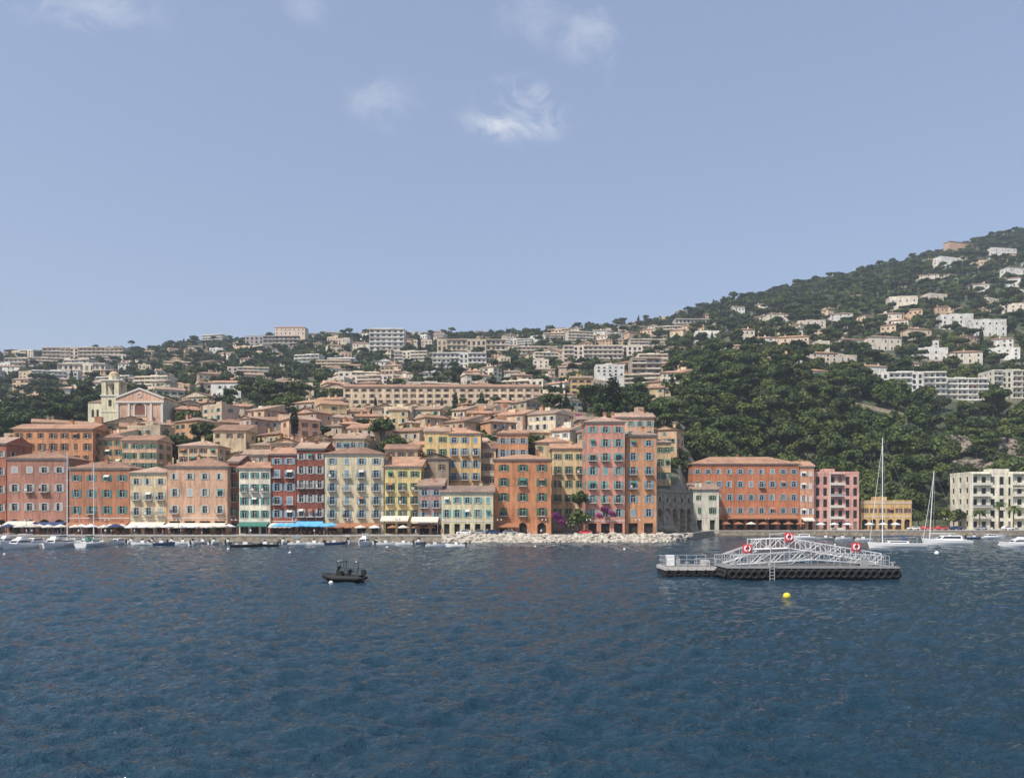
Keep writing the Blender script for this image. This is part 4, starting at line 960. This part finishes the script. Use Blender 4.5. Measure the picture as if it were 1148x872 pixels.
# ------------------------------------------------------------ floating landing stage
def stage():
    par=bpy.data.objects.new('floating_landing_stage',None); COL.objects.link(par)
    x0,x1,y0,y1=23.6,42.4,87.2,93.2; DZ=1.45; DL=1.2
    DK=plain('deck_grey',(.22,.21,.20),.85,var=.25,scale=2); HB=plain('pontoon_black',(.012,.012,.013),.7,var=.4,scale=2)
    mb=MB()
    mb.box(x0,x1,y0,y1,-.5,1.25,HB); mb.box(x0-.06,x1+.06,y0-.06,y1+.06,1.25,1.38,GREY); mb.box(x0+.1,x1-.1,y0+.1,y1-.1,1.38,DZ,DK)
    mb.box(17.6,x0-.1,91.4,96.4,-.4,.75,HB); mb.box(17.5,x0-.08,91.3,96.5,.75,1.12,CONC); mb.box(17.7,x0-.2,91.5,96.3,1.12,DL,DK)
    mb.obj('pontoon_hull',parent=par)
    mb=MB(); n=23
    for i in range(n):
        x=x0+.45+i*(x1-x0-.9)/(n-1); mb.torus((x,y0-.2,.62+U(-.06,.06)),(U(-.12,.12),1,0),.36,.15,BLACK,16,8)
        mb.tube((x,y0-.1,.9),(x,y0-.1,1.36),.02,GREY,4)
    for i in range(7): mb.torus((x0-.17,y0+.5+i*.82,.6),(1,0,0),.34,.14,BLACK,14,6); mb.torus((x1+.2,y0+.5+i*.82,.6),(1,0,0),.34,.14,BLACK,14,6)
    for i in range(6): mb.torus((18+i*1.05,91.2,.45),(0,1,0),.27,.11,BLACK,12,6)
    mb.obj('tyre_fenders',parent=par)
    mb=MB(); WR=GALV
    def rail(a,b,h=1.05,step=1.1,bars=1):
        a=Vector(a);b=Vector(b);L=(b-a).length;n=max(1,round(L/step))
        for i in range(n+1):
            p=a.lerp(b,i/n); mb.tube(p,p+Vector((0,0,h)),.03,WR,5)
        for k in range(bars+1): 
            z=Vector((0,0,h*(k+1)/(bars+1))); mb.tube(a+z,b+z,.026,WR,5)
    rail((x0+.1,y1-.15,DZ),(x1-.1,y1-.15,DZ)); rail((x0+.3,y0+.2,DZ),(27.2,y0+.2,DZ)); rail((36,y0+.2,DZ),(x1-3,y0+.2,DZ)); rail((x1-.15,y0+2,DZ),(x1-.15,y1-.15,DZ)); rail((x0+.1,y0+3,DZ),(x0+.1,y1,DZ))
    rail((17.7,96.2,DL),(23.4,96.2,DL)); rail((17.7,91.6,DL),(17.7,96.2,DL)); rail((17.7,91.6,DL),(19.2,91.6,DL)); rail((21,91.6,DL),(23.4,91.6,DL),.9)
    mb.box(17.9,18.8,92.2,93,DL,2.45,WHITEP); mb.box(19,19.5,92.3,92.8,DL,2.0,GREY)
    for x in (20.2,22.6,24.6,28.3,40.6,41.9): 
        zz=DZ if x>23.6 else DL; mb.tube((x,y0+.5 if x>23.6 else 92,zz),(x,y0+.5 if x>23.6 else 92,zz+.5),.13,GREY,10); mb.tube((x-.3,y0+.5 if x>23.6 else 92,zz+.4),(x+.3,y0+.5 if x>23.6 else 92,zz+.4),.06,GREY,8)
    mb.box(22.2,23.1,93,94,DL,1.8,CONC); mb.box(38.6,39.5,88.2,89,DZ,2.1,GREY); mb.box(40.2,41.2,91,92,DZ,2.0,BLACK)
    for x in (28.1,28.6): mb.tube((x,y0-.42,-.4),(x,y0-.42,2.3),.04,WR,6)
    for i in range(7): mb.tube((28.1,y0-.42,-.2+i*.35),(28.6,y0-.42,-.2+i*.35),.03,WR,5)
    mb.obj('railings_and_fittings',parent=par)
    def gang(name,a,b,w,h,nb,mat=GALV):
        mb=MB(); a=Vector(a); b=Vector(b); d=(b-a)
        for s in (0,w):
            o=Vector((0,s,0)); A=a+o;B=b+o; up=Vector((0,0,h))
            mb.tube(A,B,.065,mat,6); mb.tube(A+up,B+up,.05,mat,6)
            for i in range(nb+1):
                p=A.lerp(B,i/nb); mb.tube(p,p+up,.032,mat,5)
                if i<nb:
                    q=A.lerp(B,(i+1)/nb)
                    if i%2==0: mb.tube(p,q+up,.028,mat,5)
                    else: mb.tube(p+up,q,.028,mat,5)
        for i in range(nb*3):
            p=a.lerp(b,(i+.1)/(nb*3)); q=a.lerp(b,(i+.8)/(nb*3)); mb.poly([tuple(p),tuple(q),tuple(q+Vector((0,w,0))),tuple(p+Vector((0,w,0)))],GREY)
        mb.obj(name,parent=par)
    gang('gangway',(27.2,90.6,3.15),(31.6,90.6,3.3),1.5,1.15,4,WHITEP)
    gang('gangway_ramp',(31.6,90.6,3.3),(42.0,90.6,1.6),1.5,1.1,9,WHITEP)
    gang('boarding_ramp',(24.6,88.3,1.55),(33.5,88.3,2.1),1.3,1.0,8)
    gang('boarding_ramp_far',(33.5,88.3,2.1),(41.2,88.3,1.55),1.3,.95,7)
    gang('side_ramp',(24.6,92.2,1.5),(28.6,92.2,2.9),.9,1.05,4)
    mb=MB()
    for x in (27.3,29.4,31.5,34,36.6):
        for y in (90.5,92.2):
            zt=4.4 if x<32 else 3.3-(x-31.6)*.163+1.1
            mb.tube((x,y,DZ),(x,y,zt),.055,GALV,6)
        mb.tube((x,90.5,2.9),(x,92.2,2.9),.05,GALV,5)
    for a,b in ((27.3,29.4),(31.5,34)): mb.tube((a,90.5,DZ),(b,90.5,2.7),.035,GALV,5); mb.tube((b,90.5,DZ),(a,90.5,2.8),.035,GALV,5)
    mb.tube((31.6,92.2,3),(31.6,92.2,5.0),.05,GALV,6); mb.tube((29.8,92.2,3),(29.8,92.2,4.8),.05,GALV,6); mb.tube((29.8,92.2,4.8),(31.6,92.2,5.0),.05,GALV,5)
    mb.obj('support_frame',parent=par)
    mb=MB()
    for px,py,Y in ((838,615,90.2),(885,602,90.2),(960,613,90.2)):
        x=wx(px,Y); z=wz(py,Y); mb.box(x-.5,x+.5,Y+.08,Y+.14,z-.5,z+.5,REDP); mb.torus((x,Y-.02,z),(0,1,0),.30,.09,WHITEP,20,8); mb.tube((x,Y+.1,DZ),(x,Y+.1,z),.04,GALV,5)
        mb.box(x-.1,x+.1,Y-.14,Y-.0,z+.20,z+.40,REDP); mb.box(x-.1,x+.1,Y-.14,Y,z-.40,z-.20,REDP)
    mb.obj('lifebuoys',parent=par)
stage()

# ------------------------------------------------------------ quay life
def parasol_mesh(c):
    mb=MB(); mb.tube((0,0,0),(0,0,2.75),.04,WOOD,6); n=8; r=1.7
    for i in range(n):
        a=2*math.pi*i/n; b=2*math.pi*(i+1)/n
        mb.poly([(r*math.cos(a),r*math.sin(a),2.15),(r*math.cos(b),r*math.sin(b),2.15),(0,0,2.8)],c)
        mb.poly([(r*math.cos(a),r*math.sin(a),2.15),(r*math.cos(b),r*math.sin(b),2.15),(r*math.cos(b),r*math.sin(b),1.93),(r*math.cos(a),r*math.sin(a),1.93)],c)
    mb.tube((0,0,0),(0,0,.1),.35,CONC,10)
    mb.tube((.9,0,.72),(.9,0,.76),.45,WOOD,10); mb.tube((.9,0,0),(.9,0,.72),.04,RAIL,6)
    for a in (0,2.1,4.2):
        x=.9+.75*math.cos(a); y=.75*math.sin(a); mb.box(x-.2,x+.2,y-.2,y+.2,.42,.47,WOOD); mb.box(x-.2,x+.2,y+.16,y+.2,.47,.9,WOOD)
        for sx in (-.17,.17):
            for sy in (-.17,.17): mb.box(x+sx-.02,x+sx+.02,y+sy-.02,y+sy+.02,0,.42,WOOD)
    return mb.mesh('parasol')
PC=[parasol_mesh(c) for c in (CANV,BLUEC,WHITEP,TERRC,NAVY)]
def par_(px,Y,i,s=1):
    o=bpy.data.objects.new('cafe_parasol',PC[i]); COL.objects.link(o); o.location=(wx(px,Y),Y,1.81); o.rotation_euler=(0,0,U(0,.8)); o.scale=(s,s,s)
px=-60
while px<262: 
    par_(px,217+U(-.5,.5),random.choice([0,0,2,2,0,4]),U(.95,1.1)); 
    if R()<.6: par_(px+7,220.5,random.choice([0,2,0]),1.05)
    px+=U(12,19)
for px in (312,323,334,345,356,367): par_(px,216.5+U(-1,1),1,1.15); par_(px+5,220,1,1.2)
for px in (378,392,404,420,440,452,468,482): par_(px,218.5,random.choice([0,2,3]),.95)
for px in range(800,905,14): par_(px,284,random.choice([0,3,3]),1.1)
for px in (920,935,950,975,990,1004): par_(px,288,2,1.)
def awning(px0,px1,pyt,Y,c,dep=2.6,drop=1.0):
    mb=MB(); x0,x1=wx(px0,Y),wx(px1,Y); z=wz(pyt,Y); n=max(2,int((x1-x0)/1.2))
    mb.poly([(x0,Y-.03,z),(x1,Y-.03,z),(x1,Y-dep,z-drop),(x0,Y-dep,z-drop)],c)
    for i in range(n):
        a=x0+(x1-x0)*i/n; b=x0+(x1-x0)*(i+1)/n; mb.poly([(a,Y-dep,z-drop),(b,Y-dep,z-drop),(b,Y-dep-.01,z-drop-.25),((a+b)/2,Y-dep-.01,z-drop-.38),(a,Y-dep-.01,z-drop-.25)],c)
    for x in (x0+.05,x1-.05): mb.tube((x,Y-dep,z-drop),(x,Y-.05,z-drop-.9),.03,RAIL,4); mb.tube((x,Y-dep+.05,z-drop),(x,Y-dep+.05,1.85),.035,METAL,5)
    mb.obj('shop_awning')
awning(9,40,584,224.9,CANV); awning(43,74,585,224.9,NAVY); awning(78,145,585,225.4,TERRC); awning(147,186,585,224.5,CANV); awning(188,254,586,223.9,CANV,3.5)
awning(269,302,585,225.2,GREENC); awning(304,330,586,225.9,CANV,3); awning(333,363,584,225.1,BLUEC,3); awning(365,426,586,224.9,TERRC,2); awning(428,459,578,225.3,CANV,3.2,1.3); awning(462,492,579,218.9,CANV,3,1.3); awning(556,582,586,221.9,TERRC)
awning(812,892,577,289.9,TERRC,4.5,1.2); awning(898,911,580,289.4,CANV)
def lamp(px,Y):
    mb=MB(); mb.tube((0,0,0),(0,0,.6),.1,RAIL,8,.07); mb.tube((0,0,.6),(0,0,4.2),.055,RAIL,6,.04); mb.tube((-.5,0,4.0),(.5,0,4.0),.03,RAIL,5)
    for s in (-.5,.5): mb.tube((s,0,3.9),(s,0,4.35),.14,WHITEP,6,.18); mb.tube((s,0,4.35),(s,0,4.55),.2,RAIL,6,.03)
    mb.obj('street_lamp',(wx(px,Y),Y,1.81))
for px in (30,120,200,262,330,392,446,500,560,610,660,715): lamp(px,214.8)
for px in (800,860,930,1010,1060,1110): lamp(px,284.5 if px>820 else 284)
def car(px,Y,c):
    mb=MB(); prof=[(-2.1,.35),(-2.1,.85),(-1.9,.95),(-1.3,1.42),(.35,1.45),(1.05,.98),(2.0,.82),(2.1,.35)]
    for s in (-.85,.85): mb.poly([(x,s,z) for x,z in prof],c)
    for (a,b) in zip(prof,prof[1:]+prof[:1]): mb.poly([(a[0],-.85,a[1]),(b[0],-.85,b[1]),(b[0],.85,b[1]),(a[0],.85,a[1])],c)
    for s in (-.856,.856): mb.poly([(-1.6,s,.98),(-1.2,s,1.36),(.3,s,1.38),(.85,s,.98)],GLASS)
    mb.poly([(.40,-.75,1.43),(1.02,-.75,1.02),(1.02,.75,1.02),(.40,.75,1.43)],GLASS)
    for x in (-1.3,1.3):
        for s in (-.87,.65): mb.tube((x,s,.33),(x,s+.22,.33),.33,BLACK,14)
    mb.obj('parked_car',(wx(px,Y),Y,1.81),random.choice([0,math.pi]))
cc=[WHITEP,GREY,NAVY,BLACK,REDP,METAL]
for px in (520,536,553,572,640,655): car(px,215.8,random.choice(cc))
for px in (1024,1040,1056,1072,1100,1130): car(px,290,random.choice(cc))
def person_mesh(seed,shirt,trou):
    r=random.Random(seed); me=bpy.data.meshes.new('pedestrian'); st=r.uniform(.12,.25)
    V=[(0,0,.95),(0,0,1.2),(0,0,1.42),(0,0,1.52),(0,0,1.66),(-.19,0,1.4),(-.24,.04,1.12),(-.23,-.12,.9),(.19,0,1.4),(.24,-.05,1.12),(.23,.1,.9),(-.09,0,.9),(-.1,-st,.5),(-.1,-st*.8,.07),(.09,0,.9),(.1,st,.5),(.1,st*1.5,.1),(-.1,-st*.8-.15,.03),(.1,st*1.5-.14,.05)]
    E=[(0,1),(1,2),(2,3),(3,4),(2,5),(5,6),(6,7),(2,8),(8,9),(9,10),(0,11),(11,12),(12,13),(0,14),(14,15),(15,16),(13,17),(16,18)]
    Rd=[.13,.13,.13,.055,.095,.06,.045,.035,.06,.045,.035,.085,.06,.04,.085,.06,.04,.035,.035]
    me.from_pydata(V,E,[]); o=bpy.data.objects.new('tmp',me); COL.objects.link(o); md=o.modifiers.new('s','SKIN'); 
    for i,v in enumerate(me.skin_vertices[0].data): v.radius=(Rd[i],Rd[i]*.85); v.use_root=(i==0)
    o.modifiers.new('u','SUBSURF').levels=1
    dg=bpy.context.evaluated_depsgraph_get(); nm=bpy.data.meshes.new_from_object(o.evaluated_get(dg)); bpy.data.objects.remove(o)
    nm.name='pedestrian'; nm.materials.clear()
    for m in (shirt,trou,SKIN,HAIR): nm.materials.append(m)
    for p in nm.polygons:
        z=p.center.z; x=abs(p.center.x)
        p.material_index=1 if z<.95 and x<.19 else (3 if z>1.69 or (z>1.6 and p.center.y>.03) else (2 if z>1.46 or (x>.18 and z<1.2) else 0))
        if z<.5 and x<.19: p.material_index=2
        p.use_smooth=True
    return nm
SKIN=plain('skin',(.45,.27,.19),.6); HAIR=plain('hair',(.06,.04,.03),.8)
pm=[person_mesh(i,a,b) for i,(a,b) in enumerate([(WHITEP,NAVY),(REDP,GREY),(NAVY,CANV),(CANV,RAIL),(BLUEC,WHITEP)])]
for i in range(26):
    px=random.choice([U(0,260),U(260,500),U(500,740)]); Y=U(214,216.5)
    o=bpy.data.objects.new('pedestrian',random.choice(pm)); COL.objects.link(o); o.location=(wx(px,Y),Y,1.81); o.rotation_euler=(0,0,U(0,6.28))

# ------------------------------------------------------------ haze: a real, thin scattering volume over the whole bay
hm=bpy.data.materials.new('summer_haze'); hm.use_nodes=True; hn=hm.node_tree; hn.nodes.clear()
ho=hn.nodes.new('ShaderNodeOutputMaterial'); hs=hn.nodes.new('ShaderNodeVolumeScatter'); hs.inputs['Color'].default_value=(.78,.89,1,1); hs.inputs['Density'].default_value=.00018; hs.inputs['Anisotropy'].default_value=.1
hn.links.new(hs.outputs[0],ho.inputs['Volume'])
mb=MB(); mb.box(-3000,3000,-400,3200,-6,520,hm); mb.obj('atmospheric_haze')

# ------------------------------------------------------------ world, sun, camera
SE,SR=D(52),D(222)
w=bpy.data.worlds.new('World'); scene.world=w; w.use_nodes=True; nt=w.node_tree; bg=nt.nodes['Background']
sky=N(nt,'ShaderNodeTexSky',sky_type='NISHITA'); sky.sun_disc=False; sky.sun_elevation=SE; sky.sun_rotation=SR; sky.altitude=0; sky.air_density=1.0; sky.dust_density=3.0; sky.ozone_density=2.5
tc=N(nt,'ShaderNodeTexCoord'); gen=tc.outputs['Generated']
nz=noisetex(nt,gen,15,9,.66,(1,1,1.5)); nz.inputs['Distortion'].default_value=.8
def M(op,a,b=None,c=None):
    n=N(nt,'ShaderNodeMath',operation=op)
    for i,x in enumerate((a,b,c)):
        if x is None: continue
        if isinstance(x,(int,float)): n.inputs[i].default_value=x
        else: nt.links.new(x,n.inputs[i])
    return n.outputs[0]
tot=None
for px,py,rx,rz,st in ((588,124,74,42,.68),(664,46,46,52,.35),(428,114,56,40,.25),(590,18,60,40,.18),(95,6,110,40,.28),(338,10,34,24,.18),(545,138,50,22,.30)):
    c=Vector((px-574,FL,578-py)).normalized()
    s=N(nt,'ShaderNodeVectorMath',operation='SUBTRACT'); nt.links.new(gen,s.inputs[0]); s.inputs[1].default_value=c
    q=N(nt,'ShaderNodeVectorMath',operation='MULTIPLY'); nt.links.new(s.outputs[0],q.inputs[0]); k=1050; q.inputs[1].default_value=(k/rx,k/rz*.6,k/rz)
    l=N(nt,'ShaderNodeVectorMath',operation='LENGTH'); nt.links.new(q.outputs[0],l.inputs[0])
    f=M('MAXIMUM',M('SUBTRACT',1.0,l.outputs['Value']),0.0)
    g=M('MULTIPLY_ADD',f,.20,nz.outputs[0])
    h=M('MAXIMUM',M('SUBTRACT',g,.52),0.0); h=M('MULTIPLY',M('MINIMUM',M('MULTIPLY',h,3.6),1.0),M('MULTIPLY',M('MINIMUM',M('MULTIPLY',f,1.8),1.0),st))
    tot=h if tot is None else M('ADD',tot,h)
tot=M('MINIMUM',tot,.8)
hz=mixc(nt,.34,sky.outputs[0],(3.2,4.0,6.1))
out=mixc(nt,tot,hz,(6.0,6.2,6.6))
nt.links.new(out,bg.inputs[0]); bg.inputs[1].default_value=.15
sl=bpy.data.lights.new('sun','SUN'); sl.energy=4.8; sl.angle=D(.55); sl.color=(1,.95,.87); so=bpy.data.objects.new('sun',sl); COL.objects.link(so)
az=SR; dirv=Vector((math.sin(az)*math.cos(SE),math.cos(az)*math.cos(SE),math.sin(SE)))
so.rotation_euler=dirv.to_track_quat('Z','Y').to_euler(); so.location=(-50,-50,200)
cam=bpy.data.cameras.new('camera'); co=bpy.data.objects.new('camera',cam); COL.objects.link(co); cam.sensor_width=36; cam.lens=FL/1148*36; cam.shift_y=(578-436)/1148
co.location=(0,0,CH); co.rotation_euler=(math.pi/2,0,0); cam.clip_end=6000; cam.clip_start=.1; scene.camera=co
scene.view_settings.view_transform='Standard'; scene.view_settings.look='None'; scene.view_settings.exposure=0
